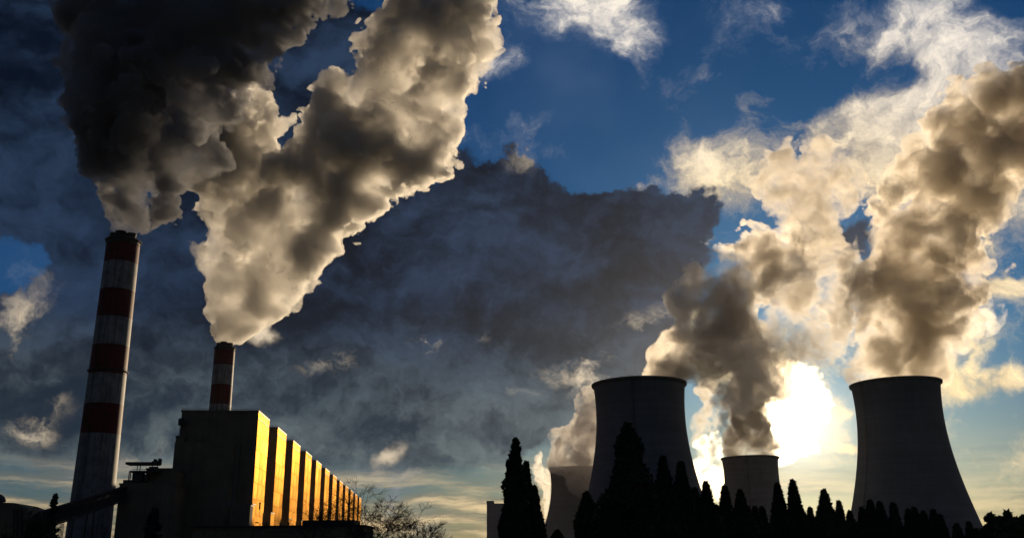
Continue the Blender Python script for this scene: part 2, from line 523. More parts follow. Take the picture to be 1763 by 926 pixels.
# ------------------------------------------------------------------ cooling towers
def cooling_tower(cx, cy, half, label, ladder=None, Hh=132.0, b=78.0, z_t=109.0):
    Yc = (Hh - EYE) / ray(cx, cy).z
    c = at(cx, cy, Yc)
    slant = (c - Vector((0, 0, EYE))).dot(CAM3 @ Vector((0, 0, -1)))
    # a circle's projected half width grows off the axis: 1/cos of its azimuth
    rt = half / F_PX * slant * math.cos(math.atan2(c.x, c.y)) ** 1.0
    t = thing('cooling_tower', (c.x, c.y, 0), label, 'cooling tower', group='hyperbolic concrete cooling towers')
    f0 = math.sqrt(1 + ((Hh - z_t) / b) ** 2)
    rad = lambda z: rt / f0 * math.sqrt(1 + ((z_t - z) / b) ** 2)
    bm = B()
    zs = np.linspace(9, Hh, 40)
    prof = [(rad(z), z) for z in zs] + [(rad(z) - 1.0, z) for z in zs[::-1]]
    lathe(bm, prof + [prof[0]], 128)
    # faint vertical ribs of the formwork
    obj('shell', bm, 'concrete', t, smooth=True)
    bm = B()
    lathe(bm, [(rad(Hh) + .01, Hh - 2.2), (rad(Hh) + 1.3, Hh - 1.4), (rad(Hh) + 1.5, Hh + .3), (rad(Hh) - 1.3, Hh + .3), (rad(Hh) - 1.3, Hh - .5)], 128)
    obj('rim', bm, 'rim', t)
    bm = B()
    lathe(bm, [(rad(0) + 2.5, -1), (rad(0) + 2.5, 1.2), (rad(0) - 2, 1.2), (rad(0) - 2, -1)], 96)
    obj('basin', bm, 'rim', t)
    nl = 44
    me = None
    bm = B()
    r0, r1 = rad(0) + .8, rad(9)
    da = PI / nl
    for s in (-1, 1):
        tube(bm, (r0, 0, 1.0), (r1 * math.cos(s * da), r1 * math.sin(s * da), 9.4), .55, .5, 6)
    first = obj('leg', bm, 'rim', t)
    for k in range(1, nl):
        o = first.copy(); COL.objects.link(o); o.parent = t
        o.rotation_euler = (0, 0, 2 * PI * k / nl)
    if ladder is not None:
        for a in ladder:
            bm = B()
            ca, sa = math.cos(a), math.sin(a)
            zz = np.linspace(4, Hh + 1.4, 70)
            for s in (-.55, .55):
                pts = [Vector((ca * (rad(z) + .9) - s * sa, sa * (rad(z) + .9) + s * ca, z)) for z in zz]
                for p, q in zip(pts, pts[1:]): tube(bm, p, q, .14, n=4)
            for z in np.arange(5, Hh, 3.0):
                p = Vector((ca * (rad(z) + .9), sa * (rad(z) + .9), z))
                for k in range(5):
                    a0, a1 = a - PI / 2 + PI * k / 5, a - PI / 2 + PI * (k + 1) / 5
                    tube(bm, p + Vector((math.cos(a0), math.sin(a0), 0)) * .9, p + Vector((math.cos(a1), math.sin(a1), 0)) * .9, .09, n=3)
            obj('caged_ladder', bm, 'steel', t)
    return t, c, rt

T_right = cooling_tower(1541, 661, 78, 'big dark cooling tower at the far right with pale steam rising from its full rim', [R(200)])
T_mid = cooling_tower(1100, 662, 79, 'big dark cooling tower in the middle behind the tallest bushy conifer', [R(255)])
T_small = cooling_tower(1291, 788, 49, 'distant cooling tower right in front of the sun glow, between the two big ones', [R(250)])
T_hid = cooling_tower(998, 806, 52, 'distant cooling tower half hidden behind the middle one, its rim lost in steam', [R(181)])

# ------------------------------------------------------------------ boiler house
H_B = 105.0
Yb = (H_B - EYE) / ray(445, 706).z
P1 = at(445, 706, Yb)
dv = ray(747, 968); az_row = math.atan2(dv.x, dv.y)
boiler = thing('boiler_house', (P1.x, P1.y, 0), 'long power station boiler house with a row of tall golden-sided towers', 'power station', rz=-az_row)
# local frame: +x to the right (sunlit side), +y along the row away from the viewer
SP, DP = 0.129 * Yb, 0.068 * Yb
WB = 126 / F_PX * Yb * 1.02
N_T = 12
rb_ = random.Random(5)
def boiler_tower(k):
    y0 = k * SP
    bm = B()
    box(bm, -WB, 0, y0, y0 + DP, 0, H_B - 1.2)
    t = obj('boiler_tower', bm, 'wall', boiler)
    bm = B()
    box(bm, -WB - .35, .35, y0 - .35, y0 + DP + .35, H_B - 6.0, H_B - 5.5)
    box(bm, -WB - .5, .5, y0 - .5, y0 + DP + .5, H_B - 1.2, H_B)
    obj('parapet', bm, 'trim', t)
    bm = B()
    z = H_B
    def rail(a, b):
        a, b = Vector(a), Vector(b)
        m_ = max(2, int((b - a).length / 4))
        for i in range(m_ + 1):
            p = a.lerp(b, i / m_); tube(bm, p, p + Vector((0, 0, 1.3)), .09, n=4)
        for h in (.7, 1.3):
            tube(bm, a + Vector((0, 0, h)), b + Vector((0, 0, h)), .09, n=4)
    rail((-WB, y0, z), (0, y0, z)); rail((0, y0, z), (0, y0 + DP, z)); rail((-WB, y0, z), (-WB, y0 + DP, z))
    obj('roof_railing', bm, 'steel', t)
    bm = B()
    for q in range(3):
        xx = -WB * (.15 + .3 * q); box(bm, xx - 2, xx + 2, y0 + DP * .4, y0 + DP * .6, z, z + 1.6 + q * .3)
    obj('roof_vent_housing', bm, 'steel', t)
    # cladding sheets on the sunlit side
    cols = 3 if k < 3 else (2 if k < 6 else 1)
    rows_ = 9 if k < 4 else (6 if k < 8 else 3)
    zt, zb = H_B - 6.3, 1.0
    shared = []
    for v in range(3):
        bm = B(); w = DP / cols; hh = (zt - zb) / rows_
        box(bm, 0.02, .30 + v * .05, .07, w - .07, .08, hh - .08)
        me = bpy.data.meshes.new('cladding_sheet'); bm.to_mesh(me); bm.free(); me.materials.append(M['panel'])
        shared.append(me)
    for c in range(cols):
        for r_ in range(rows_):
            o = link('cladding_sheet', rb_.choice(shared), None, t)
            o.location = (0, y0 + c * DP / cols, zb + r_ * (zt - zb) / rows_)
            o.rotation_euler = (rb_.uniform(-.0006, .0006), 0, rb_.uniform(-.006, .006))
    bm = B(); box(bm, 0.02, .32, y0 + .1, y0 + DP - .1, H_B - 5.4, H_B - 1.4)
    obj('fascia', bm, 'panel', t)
for k in range(N_T):
    boiler_tower(k)
# machine hall that the towers rise from
bm = B(); box(bm, -WB - 30, -8, DP + .5, (N_T - 1) * SP, 0, 60, .2)
obj('machine_hall', bm, 'wall', boiler)
# blocks at the foot of the towers on the sunny side
def local_px(px, py, yloc):
    """local (x, z) of boiler frame seen at pixel, on the plane local y = yloc"""
    mw = Matrix.Translation((P1.x, P1.y, 0)) @ Matrix.Rotation(-az_row, 4, 'Z')
    inv = mw.inverted()
    o_ = inv @ Vector((0, 0, EYE)); d_ = inv.to_3x3() @ ray(px, py)
    s = (yloc - o_.y) / d_.y
    q = o_ + d_ * s
    return q.x, q.z
for (pxl, pyt, pxr, yl, dp) in [(453, 883, 466, SP * .62, 16), (487, 893, 497, SP * 1.62, 14), (514, 897, 519, SP * 2.62, 12), (413, 868, 431, -14, 12)]:
    x0, z1 = local_px(pxl, pyt, yl)
    x1, _ = local_px(pxr, pyt, yl)
    x0, x1 = min(x0, -1) if pxl > 440 else x0, x1
    x1 = max(x1, 3)
    bm = B(); box(bm, x0, x1, yl, yl + dp, 0, z1, .05)
    s_ = obj('stair_block', bm, 'wall', boiler)
    bm = B(); box(bm, x0 - .3, x1 + .3, yl - .3, yl + dp + .3, z1 + .003, z1 + .7)
    obj('coping', bm, 'trim', s_)
    bm = B(); box(bm, x1 + .01, x1 + .15, yl + .2, yl + dp - .2, .5, z1 - .3)
    obj('cladding_sheet', bm, 'panel', s_)

# front annexes
def annex(name, x_l, x_r, y_top, yl, dp, mat='wall', px_ref=None, cop=True):
    x0, z1 = local_px(x_l, y_top, yl)
    x1, _ = local_px(x_r, y_top, yl)
    bm = B(); box(bm, x0, x1, yl, yl + dp, 0, z1, .05)
    o = obj(name, bm, mat, boiler)
    if cop:
        bm = B(); box(bm, x0 - .4, x1 + .4, yl - .4, yl + dp + .4, z1 + .003, z1 + 1.0)
        obj('coping', bm, 'trim', o)
    return x0, x1, z1
ax = annex('front_annex', 301, 403, 761, -7, 6.8, cop=False)
bx = annex('painted_lit_side', 403.3, 413, 763, -3, 2.8, cop=False, mat='trim')  # light on the annex's dim side is put into this strip's material
annex('side_shaft', 303, 317, 752, -6, 5.8)
# cantilevered hoist beside the first roof
x0, z0 = local_px(308, 728, -2); x1, _ = local_px(319, 728, -2)
bm = B(); box(bm, x0, x1 + 1, -3, 0, z0 - 1, z0 + 1.6); box(bm, x0, x0 + 2.6, -4, -.5, z0 - 1.6, z0 + 3.0)
tube(bm, (x0 + 1, -2, z0 - 1), (x0 + 1, -2, z0 - 12), .2); tube(bm, (x0 + 2.4, -2, z0 - 1), (x0 + 2.4, -2, z0 - 12), .2)
obj('roof_hoist', bm, 'steel', boiler)
# bunker block at the left
lx = annex('bunker_block', 206, 301, 834, -40, 36)
annex('bunker_block_upper', 252, 301, 808, -34, 25)
annex('bunker_plinth', 212, 262, 825.5, -30, 15, cop=False)
# roof machinery and canopy on the bunker block
x0, z0 = local_px(219, 800, -36); x1, z1 = local_px(272, 796.5, -36)
bm = B(); box(bm, x0, x1, -40, -30, z0, z1 + .3, .1)
obj('flat_canopy', bm, 'steel', boiler)
xb, zb_ = local_px(226, 812, -36); xe, ze = local_px(276, 808, -36); _, zlow = local_px(240, 826, -36)
bm = B(); box(bm, xb, xe, -40, -31, zb_ - .4, zb_ + .5)
obj('machine_deck', bm, 'steel', boiler)
bm = B()
for px in (236, 241, 262, 271):
    xx, _ = local_px(px, 800, -36); tube(bm, (xx, -35, zb_), (xx, -35, z0 + .5), .28)
for px in (226.5, 229, 247, 268):
    xx, _ = local_px(px, 800, -36); tube(bm, (xx, -39, zlow - 2), (xx, -39, zb_), .35)
obj('steel_posts', bm, 'steel', boiler)
bm = B()
for (a, b_, t_, u_) in [(230, 246, 813, 828), (250, 256, 816, 828), (258, 270, 803, 812), (263, 274, 793.5, 799), (266, 269, 790, 794), (274, 276, 789, 800)]:
    xa, za = local_px(a, t_, -36); xc, zc = local_px(b_, u_, -36)
    box(bm, xa, xc, -38, -33, zc, za, .1)
obj('roof_machinery', bm, 'steel', boiler)
bm = B()
xa, za = local_px(212, 811, -39); xc, _ = local_px(290, 811, -39)
for px in range(228, 292, 4):
    xx, zz = local_px(px, 811, -39.5); tube(bm, (xx, -39.5, zz - 1), (xx, -39.5, zz + 1.4), .1, n=4)
xx0, zz0 = local_px(228, 807.5, -39.5); xx1, _ = local_px(290, 807.5, -39.5)
tube(bm, (xx0, -39.5, zz0), (xx1, -39.5, zz0), .1, n=4)
obj('deck_railing', bm, 'steel', boiler)
# thin vents on the annex roofs, low windows in the front block
for (a, t_) in ((395, 862), (403, 864), (447, 866)):
    xa, za = local_px(a, t_, -16); bm = B(); tube(bm, (xa, -15, za - 4), (xa, -15, za), .5); tube(bm, (xa, -15, za), (xa, -15, za + .8), .9, .3)
    obj('roof_vent', bm, 'lamp', boiler)
annex('lower_block', 396, 431, 871, -24, 10)

# ------------------------------------------------------------------ coal conveyor and its houses at the left
Yc = 620
def conveyor():
    a_top, a_bot = at(213, 837, Yc), at(213, 860, Yc)
    b_top, b_bot = at(38, 890, Yc - 70), at(38, 921, Yc - 70)
    t = thing('conveyor_bridge', (a_bot.x, a_bot.y, 0), 'dark enclosed coal conveyor bridge sloping up into the bunker block', 'conveyor')
    off = Vector((a_bot.x, a_bot.y, 0))
    u = (b_bot - a_bot); w = Vector((u.y, -u.x, 0)).normalized() * 2.6
    bm = B()
    def hexa(c0, c1, c2, c3, w):
        v = [bm.verts.new(p - off + s * w) for s in (-1, 1) for p in (c0, c1, c2, c3)]
        for f in ((0, 1, 2, 3), (7, 6, 5, 4), (0, 4, 5, 1), (1, 5, 6, 2), (2, 6, 7, 3), (3, 7, 4, 0)):
            bm.faces.new([v[i] for i in f])
    at_, bt_ = a_top, b_top
    hexa(at_, bt_, bt_.lerp(b_bot, .74), at_.lerp(a_bot, .74), w)
    obj('gallery', bm, 'rust', t)
    bm = B()
    for s in (-1, 1):
        lo0, lo1 = a_bot - off + s * w, b_bot - off + s * w
        hi0, hi1 = at_.lerp(a_bot, .55) - off + s * w, bt_.lerp(b_bot, .55) - off + s * w
        tube(bm, lo0, lo1, .45, n=4)
        m_ = 16
        for i in range(m_):
            tube(bm, lo0.lerp(lo1, i / m_), hi0.lerp(hi1, (i + .5) / m_), .28, n=4)
            tube(bm, hi0.lerp(hi1, (i + .5) / m_), lo0.lerp(lo1, (i + 1) / m_), .28, n=4)
            tube(bm, lo0.lerp(lo1, i / m_), hi0.lerp(hi1, i / m_), .22, n=4)
    hexa(a_top.lerp(a_bot, .84), b_top.lerp(b_bot, .84), b_top.lerp(b_bot, .96), a_top.lerp(a_bot, .96), w * .8)
    obj('truss', bm, 'steel', t)
    for i in range(12):
        f = (i + .7) / 12.5
        c = (a_top.lerp(a_bot, .28)).lerp(b_top.lerp(b_bot, .28), f) - off - w * 1.02
        if c.dot(w) > 0: c += w * 0
        bm = B(); q = u.normalized()
        v = [c - q * 2.2 + Vector((0, 0, -.7)), c + q * 2.2 + Vector((0, 0, -.7)), c + q * 2.2 + Vector((0, 0, .7)), c - q * 2.2 + Vector((0, 0, .7))]
        vv = [bm.verts.new(p) for p in v] + [bm.verts.new(p - w * .05) for p in v]
        for fce in ((0, 1, 2, 3), (7, 6, 5, 4), (0, 4, 5, 1), (1, 5, 6, 2), (2, 6, 7, 3), (3, 7, 4, 0)):
            bm.faces.new([vv[j] for j in fce])
        obj('window', bm, 'glass', t)
    for f in (.35, .8):
        p = a_bot.lerp(b_bot, f) - off
        for s in (-1, 1):
            bm = B()
            tube(bm, p + s * w, (p + s * w * 1.5).xy.to_3d() , .6, n=6)
            obj('support_leg', bm, 'steel', t)
conveyor()

def transfer_house():
    c = at(20, 926, 545)
    t = thing('transfer_house', (c.x, c.y, 0), 'dark transfer house with a rounded roof edge at the lower left corner', 'industrial building')
    s = 545 / F_PX * 1.0
    # side outline in the picture plane, extruded in depth
    out_ = [(-90, 960), (-90, 861), (24, 865), (37, 870), (46, 874), (50, 882), (51, 892), (48, 960)]
    bm = B()
    off = Vector((c.x, c.y, 0))
    A = [bm.verts.new(at(x, y, 545) - off) for x, y in out_]
    C_ = [bm.verts.new(at(x, y, 545) - off + Vector((-6, 40, 0))) for x, y in out_]
    n_ = len(out_)
    bm.faces.new(A); bm.faces.new(C_[::-1])
    for i in range(n_):
        bm.faces.new((A[i], C_[i], C_[(i + 1) % n_], A[(i + 1) % n_]))
    bmesh.ops.recalc_face_normals(bm, faces=bm.faces)
    for v in bm.verts: v.co.z = max(v.co.z, 0)
    obj('walls', bm, 'wall', t)
    bm = B()
    cc = at(-2, 862, 560) - off
    lathe(bm, [(4.6 * math.cos(a), 4.6 * math.sin(a)) for a in np.linspace(0, PI / 2 - .02, 8)], 24)
    for v in bm.verts: v.co += cc + Vector((-1, 0, -.5))
    obj('dome', bm, 'steel', t, smooth=True)
    for i, px in enumerate((4, 14)):
        p0 = at(px, 900, 544.6) - off; p1 = at(px + 5, 907, 544.6) - off
        bm = B(); box(bm, p0.x, p1.x, p0.y - .3, p0.y + .3, p1.z, p0.z)
        obj('window', bm, 'glass', t)
    for px in (24, 30, 37):
        p0 = at(px, 876, 544.4) - off; q = at(px, 930, 544.4) - off
        bm = B(); tube(bm, p0, q, .35, n=6)
        obj('wall_pipe', bm, 'rust', t)
transfer_house()

def portal():
    Yp = 480
    c = at(115, 926, Yp)
    t = thing('lattice_portal', (c.x, c.y, 0), 'steel lattice portal frame standing left of the tall chimney foot', 'pylon')
    off = Vector((c.x, c.y, 0))
    def lattice(name, p, q, wdt, n_):
        bm = B()
        d = (q - p).normalized(); s = Vector((1, 0, 0)) if abs(d.z) > .5 else Vector((0, 0, 1))
        s = s * wdt
        dep = Vector((0, wdt, 0))
        for o1 in (-.5, .5):
            for o2 in (0, 1):
                tube(bm, p + s * o1 + dep * o2, q + s * o1 + dep * o2, .16, n=4)
        for i in range(n_):
            a, b_ = i / n_, (i + 1) / n_
            sg = .5 if i % 2 else -.5
            for o2 in (0, 1):
                tube(bm, p.lerp(q, a) + s * sg + dep * o2, p.lerp(q, b_) - s * sg + dep * o2, .11, n=4)
        obj(name, bm, 'steel', t)
    l0, l1 = at(103, 960, Yp) - off, at(107, 892, Yp) - off
    l0 = Vector((l1.x, l1.y, 0)); r1 = at(123, 892, Yp) - off; r0 = Vector((r1.x, r1.y, 0))
    lattice('post', l0, l1, 1.3, 10); lattice('post', r0, r1, 1.3, 10)
    lattice('crossbeam', l1 + Vector((-.8, 0, 0)), r1 + Vector((.8, 0, 0)), 1.3, 6)
portal()

# ------------------------------------------------------------------ white shed left of the tall conifer
def pale_block():
    Yq = 900
    a, b_ = at(838, 866, Yq), at(912, 866, Yq)
    t = thing('pale_panel_building', (a.x, a.y, 0), 'small pale panelled building left of the slim pointed conifer', 'industrial building', rz=0)
    wd = b_.x - a.x; h = a.z
    bm = B(); box(bm, 0, wd, 0.3, 30, 0, h)
    obj('wall', bm, 'wall', t)
    nn = 5
    shared = None
    zz = h / 3
    for i in range(nn):
        for j in range(3):
            if shared is None:
                bm = B(); box(bm, .06, wd / nn - .06, 0, .29, .06, zz - .06)
                shared = bpy.data.meshes.new('facade_panel'); bm.to_mesh(shared); bm.free(); shared.materials.append(M['pale'])
            o = link('facade_panel', shared, None, t)
            o.location = (i * wd / nn, 0, j * zz)
    bm = B(); box(bm, -.2, 6.5, -.2, 30.2, h + .003, h + 2.4)
    obj('roof_box', bm, 'pale', t)
pale_block()

# ------------------------------------------------------------------ low shed in front
def low_shed():
    Ys = 260
    a, b_, c = at(332, 906, Ys), at(626, 906, Ys), at(626, 926, Ys)
    t = thing('low_service_building', (a.x, a.y, 0), 'long low dark service building in front of the boiler house foot', 'industrial building')
    wd = b_.x - a.x
    h = at(480, 907, Ys).z
    bm = B(); box(bm, 0, wd, 0, 18, 0, h)
    w_ = obj('wall', bm, 'wall', t)
    bm = B(); box(bm, -.5, wd + .5, -.5, 18.5, h + .003, h + .45)
    obj('flat_roof', bm, 'roof', t)
    m_ = 14
    sh = None
    for i in range(m_):
        if sh is None:
            bm = B(); box(bm, 0, wd / m_ - .6, -.08, .05, 0, 1.6)
            sh = bpy.data.meshes.new('window'); bm.to_mesh(sh); bm.free(); sh.materials.append(M['glass'])
        o = link('window', sh, None, t); o.location = (.3 + i * wd / m_, 0, h - 2.6)
    bm = B(); box(bm, wd * .62, wd * .93, 4, 14, h + .46, h + 1.9)
    obj('roof_block', bm, 'roof', t)
    for k, fx in enumerate((.42, .5, .55, .66, .75)):
        bm = B(); tube(bm, (wd * fx, 2, h + .4), (wd * fx, 2, h + 1.1), .2); tube(bm, (wd * fx, 2, h + 1.1), (wd * fx, 2, h + 1.3), .4, .15)
        obj('roof_vent', bm, 'steel', t)
low_shed()

# ------------------------------------------------------------------ lamps
def street_lamp(px, py, Y, arm, label, double=False, group='lamp posts in front of the boiler house'):
    p = at(px, py, Y)
    t = thing('street_lamp', (p.x, p.y, 0), label, 'street lamp', group=group)
    bm = B(); tube(bm, (0, 0, 0), (0, 0, p.z - .3), .13, .07, 8)
    for s in ((-1, 1) if double else (1,)):
        tube(bm, (0, 0, p.z - .35), (s * arm * .8, 0, p.z), .05, n=6)
    obj('pole', bm, 'steel', t)
    for s in ((-1, 1) if double else (1,)):
        bm = B()
        box(bm, s * arm * .55, s * arm * 1.25, -.16, .16, p.z - .06, p.z + .1, .05)
        obj('lamp_head', bm, 'lamp', t)
    return t
street_lamp(448, 899, 230, .9, 'double-headed lamp post against the first golden tower face', True)
street_lamp(437, 905, 250, .5, 'short lamp left of the double-headed lamp post', False)
street_lamp(377, 871, 200, .6, 'double lamp post in front of the dark front annex', True)
street_lamp(341, 919, 190, .5, 'small low lamp post furthest left in front of the dark annex', True)
street_lamp(1624, 888, 150, .9, 'street lamp above the conifers in front of the right cooling tower', False, group=None)
mast_p = at(427, 866, 205)
t = thing('slim_mast', (mast_p.x, mast_p.y, 0), 'tall slim dark mast in front of the first boiler tower', 'mast')
bm = B(); tube(bm, (0, 0, 0), (0, 0, mast_p.z), .16, .09, 8); obj('pole', bm, 'steel', t)
bm = B(); tube(bm, (0, 0, mast_p.z), (0, 0, mast_p.z + .9), .03, n=5); obj('spike', bm, 'steel', t)

# ------------------------------------------------------------------ trees
def leaf_cluster_mesh(pts, nrm, size, rng, name='crown', per=1):
    """many small bent leaf sprays: pts centres, nrm outward directions"""
    n_ = len(pts)
    V = np.zeros((n_ * 4, 3)); Fc = np.zeros((n_ * 2, 3), int)
    a = rng.normal(size=(n_, 3)); a -= (a * nrm).sum(1)[:, None] * nrm * .3
    a /= np.linalg.norm(a, axis=1)[:, None]
    b = np.cross(nrm, a); b /= np.linalg.norm(b, axis=1)[:, None] + 1e-9
    s = size * rng.uniform(.5, 1.4, n_)[:, None]
    V[0::4] = pts - a * s * .5
    V[1::4] = pts + b * s * .32 + nrm * s * .2
    V[2::4] = pts + a * s * .6 + nrm * s * .25
    V[3::4] = pts - b * s * .32 + nrm * s * .1
    i = np.arange(n_) * 4
    Fc[0::2] = np.stack([i, i + 1, i + 2], 1); Fc[1::2] = np.stack([i, i + 2, i + 3], 1)
    me = bpy.data.meshes.new(name)
    me.vertices.add(len(V)); me.vertices.foreach_set('co', V.ravel())
    me.loops.add(Fc.size); me.loops.foreach_set('vertex_index', Fc.ravel())
    me.polygons.add(len(Fc)); me.polygons.foreach_set('loop_start', np.arange(len(Fc)) * 3); me.polygons.foreach_set('loop_total', np.full(len(Fc), 3))
    me.update()
    return me

def thuja_meshes(kind, seed):
    """crown of unit height, unit half width: (crown mesh, trunk mesh)"""
    rng = np.random.default_rng(seed)
    if kind == 'slim':      # pointed, narrow
        prof = lambda h: (1 - h) ** .85 * (1 - .35 * (1 - h) ** 4) + .03
    elif kind == 'bushy':
        prof = lambda h: np.clip((1 - h ** 1.6), 0, 1) ** .9 * (.84 + .13 * np.sin(h * 13 + seed) + .06 * np.sin(h * 31)) + .03
    else:                    # rounded column
        prof = lambda h: (1 - h ** 2.0) ** .85 * (.8 + .2 * np.sin(3 * h + seed)) + .02
    n_ = 12000
    # plumes: upright sprays that make the outline lumpy
    npl = 46
    ph = rng.uniform(.02, .97, npl) ** .9; pa = rng.uniform(0, 2 * PI, npl)
    h = rng.uniform(0, 1, n_) ** 1.15
    a = rng.uniform(0, 2 * PI, n_)
    lump = np.ones(n_)
    for k in range(npl):
        dh = (h - ph[k]) / .055; da = (np.angle(np.exp(1j * (a - pa[k])))) / .55
        lump += .34 * np.exp(-dh ** 2 - da ** 2) * rng.uniform(.3, 1)
    lump += .05 * np.sin(h * 70 + 3 * np.sin(a * 3)) 
    fill = rng.uniform(0, 1, n_) ** .33
    fill[: n_ // 3] = rng.uniform(.9, 1.06, n_ // 3)
    rr = prof(h) * lump * fill
    pts = np.stack([rr * np.cos(a), rr * np.sin(a), h], 1)
    nrm = np.stack([np.cos(a), np.sin(a), np.full(n_, .9)], 1); nrm /= np.linalg.norm(nrm, axis=1)[:, None]
    return pts, nrm, prof

THUJA = {}
def conifer(px, py, half, Y, kind, label, seed, group='conifers in front of the cooling towers', mat='leafc'):
    top = at(px, py, Y)
    h = top.z
    w = half / F_PX * Y * 1.02
    key = (kind, seed % 3)
    asp = h / w
    pts, nrm, prof = THUJA.setdefault(key, thuja_meshes(kind, seed % 3 + 1))
    rg = np.random.default_rng(seed * 7 + 1)
    rot = rg.uniform(0, 2 * PI)
    cs, sn = math.cos(rot), math.sin(rot)
    p = pts.copy()
    p = np.stack([(p[:, 0] * cs - p[:, 1] * sn) * w, (p[:, 0] * sn + p[:, 1] * cs) * w, p[:, 2] * h], 1)
    # each tree leans and bulges its own way
    bend = rg.normal(size=2) * .05 * w
    p[:, :2] += bend * np.sin(p[:, 2:3] / h * 3)
    nn = np.stack([nrm[:, 0] * cs - nrm[:, 1] * sn, nrm[:, 0] * sn + nrm[:, 1] * cs, nrm[:, 2]], 1)
    me = leaf_cluster_mesh(p, nn, .26 + h * .014, rg)
    me.materials.append(M[mat])
    t = thing('conifer_tree', (top.x, top.y, 0), label, 'tree', group=group)
    link('crown', me, None, t)
    bm = B(); tube(bm, (0, 0, 0), (0, 0, h * .93), w * .10 + .06, .03, 7)
    obj('trunk', bm, 'bark', t)
    return t

CON = [  # px, top row, half width (photo px), distance, kind, label
    (888, 757, 29, 88, 'slim', 'slim pointed conifer, tallest of the pair left of the cooling towers'),
    (906, 797, 19, 92, 'slim', 'narrow conifer pressed against the right side of the slim pointed one'),
    (921, 838, 18, 95, 'column', 'shorter conifer right of the slim pointed one, before the hidden tower'),
    (1080, 731, 60, 80, 'bushy', 'tallest bushy conifer in front of the middle cooling tower'),
    (1010, 849, 34, 84, 'column', 'broad low conifer left of the tallest bushy conifer'),
    (1045, 862, 34, 78, 'column', 'squat conifer tucked at the left foot of the tallest bushy conifer'),
    (1141, 788, 30, 90, 'column', 'round-topped conifer just right of the tallest bushy conifer'),
    (1172, 797, 27, 86, 'column', 'second round-topped conifer right of the tallest bushy conifer'),
    (1196, 842, 20, 95, 'column', 'small conifer against the right edge of the middle cooling tower'),
    (1215, 831, 25, 92, 'slim', 'conifer with light gaps in front of the brightest sun glow'),
    (1247, 838, 22, 96, 'column', 'conifer at the left edge of the distant glowing cooling tower'),
    (1274, 845, 25, 98, 'column', 'rounded conifer before the middle of the distant glowing cooling tower'),
    (1299, 874, 16, 104, 'column', 'left one of two small twin conifers before the distant cooling tower'),
    (1312, 874, 16, 104, 'column', 'right one of two small twin conifers before the distant cooling tower'),
    (1338, 834, 21, 90, 'column', 'tall conifer at the right edge of the distant cooling tower'),
    (1364, 829, 25, 88, 'column', 'bushy tall conifer just right of the distant cooling tower'),
    (1394, 875, 13, 104, 'column', 'small conifer between two taller ones under the pale sky'),
    (1419, 845, 25, 92, 'column', 'broad double-topped conifer under the pale sky between the towers'),
    (1444, 864, 14, 100, 'column', 'small round conifer right of the broad double-topped one'),
    (1462, 881, 17, 106, 'column', 'low conifer at the left foot of the right cooling tower'),
    (1484, 875, 15, 104, 'column', 'low conifer inside the left edge of the right cooling tower'),
    (1498, 862, 17, 98, 'column', 'first tall conifer in front of the right cooling tower'),
    (1514, 866, 18, 98, 'column', 'second tall conifer in front of the right cooling tower'),
    (1538, 867, 17, 98, 'slim', 'lone pointed conifer before the middle of the right cooling tower'),
    (1563, 878, 17, 102, 'column', 'left conifer of a close trio before the right cooling tower'),
    (1574, 875, 17, 100, 'column', 'middle and tallest conifer of a close trio before the right tower'),
    (1589, 882, 19, 103, 'column', 'right conifer of a close trio before the right cooling tower'),
    (1606, 879, 17, 102, 'slim', 'pointed conifer left of the street lamp head'),
    (1618, 887, 17, 104, 'column', 'low conifer directly under the street lamp head'),
    (1647, 903, 20, 110, 'bushy', 'low bushy conifer right of the street lamp'),
    (1668, 900, 13, 108, 'slim', 'small pointed conifer at the right foot of the right cooling tower'),
    (1681, 911, 13, 112, 'column', 'last and lowest conifer at the right foot of the tower'),
    (1232, 872, 22, 84, 'column', 'low dark conifer before the left base of the distant cooling tower'),
    (1378, 890, 24, 82, 'column', 'low wide conifer under the pale sky beside the small one'),
    (1440, 898, 28, 80, 'bushy', 'low bushy conifer at the front between the two right towers'),
    (1110, 850, 34, 76, 'bushy', 'bushy conifer at the right foot of the tallest bushy conifer'),
    (1155, 862, 32, 76, 'bushy', 'low bushy conifer in front of the two round-topped ones'),
    (960, 914, 26, 100, 'bushy', 'very low shrub-like conifer before the hidden cooling tower'),
    (1320, 905, 34, 80, 'bushy', 'low wide conifer before the distant glowing tower foot'),
    (1500, 902, 34, 84, 'bushy', 'low wide conifer before the left of the right cooling tower'),
    (1550, 908, 30, 86, 'bushy', 'low wide conifer before the middle of the right cooling tower'),
    (1600, 912, 30, 90, 'bushy', 'low wide conifer under the street lamp'),
]
for i, (px, py, hw, Y, kind, lab) in enumerate(CON):
    conifer(px, py, hw, Y, kind, lab, i + 1)

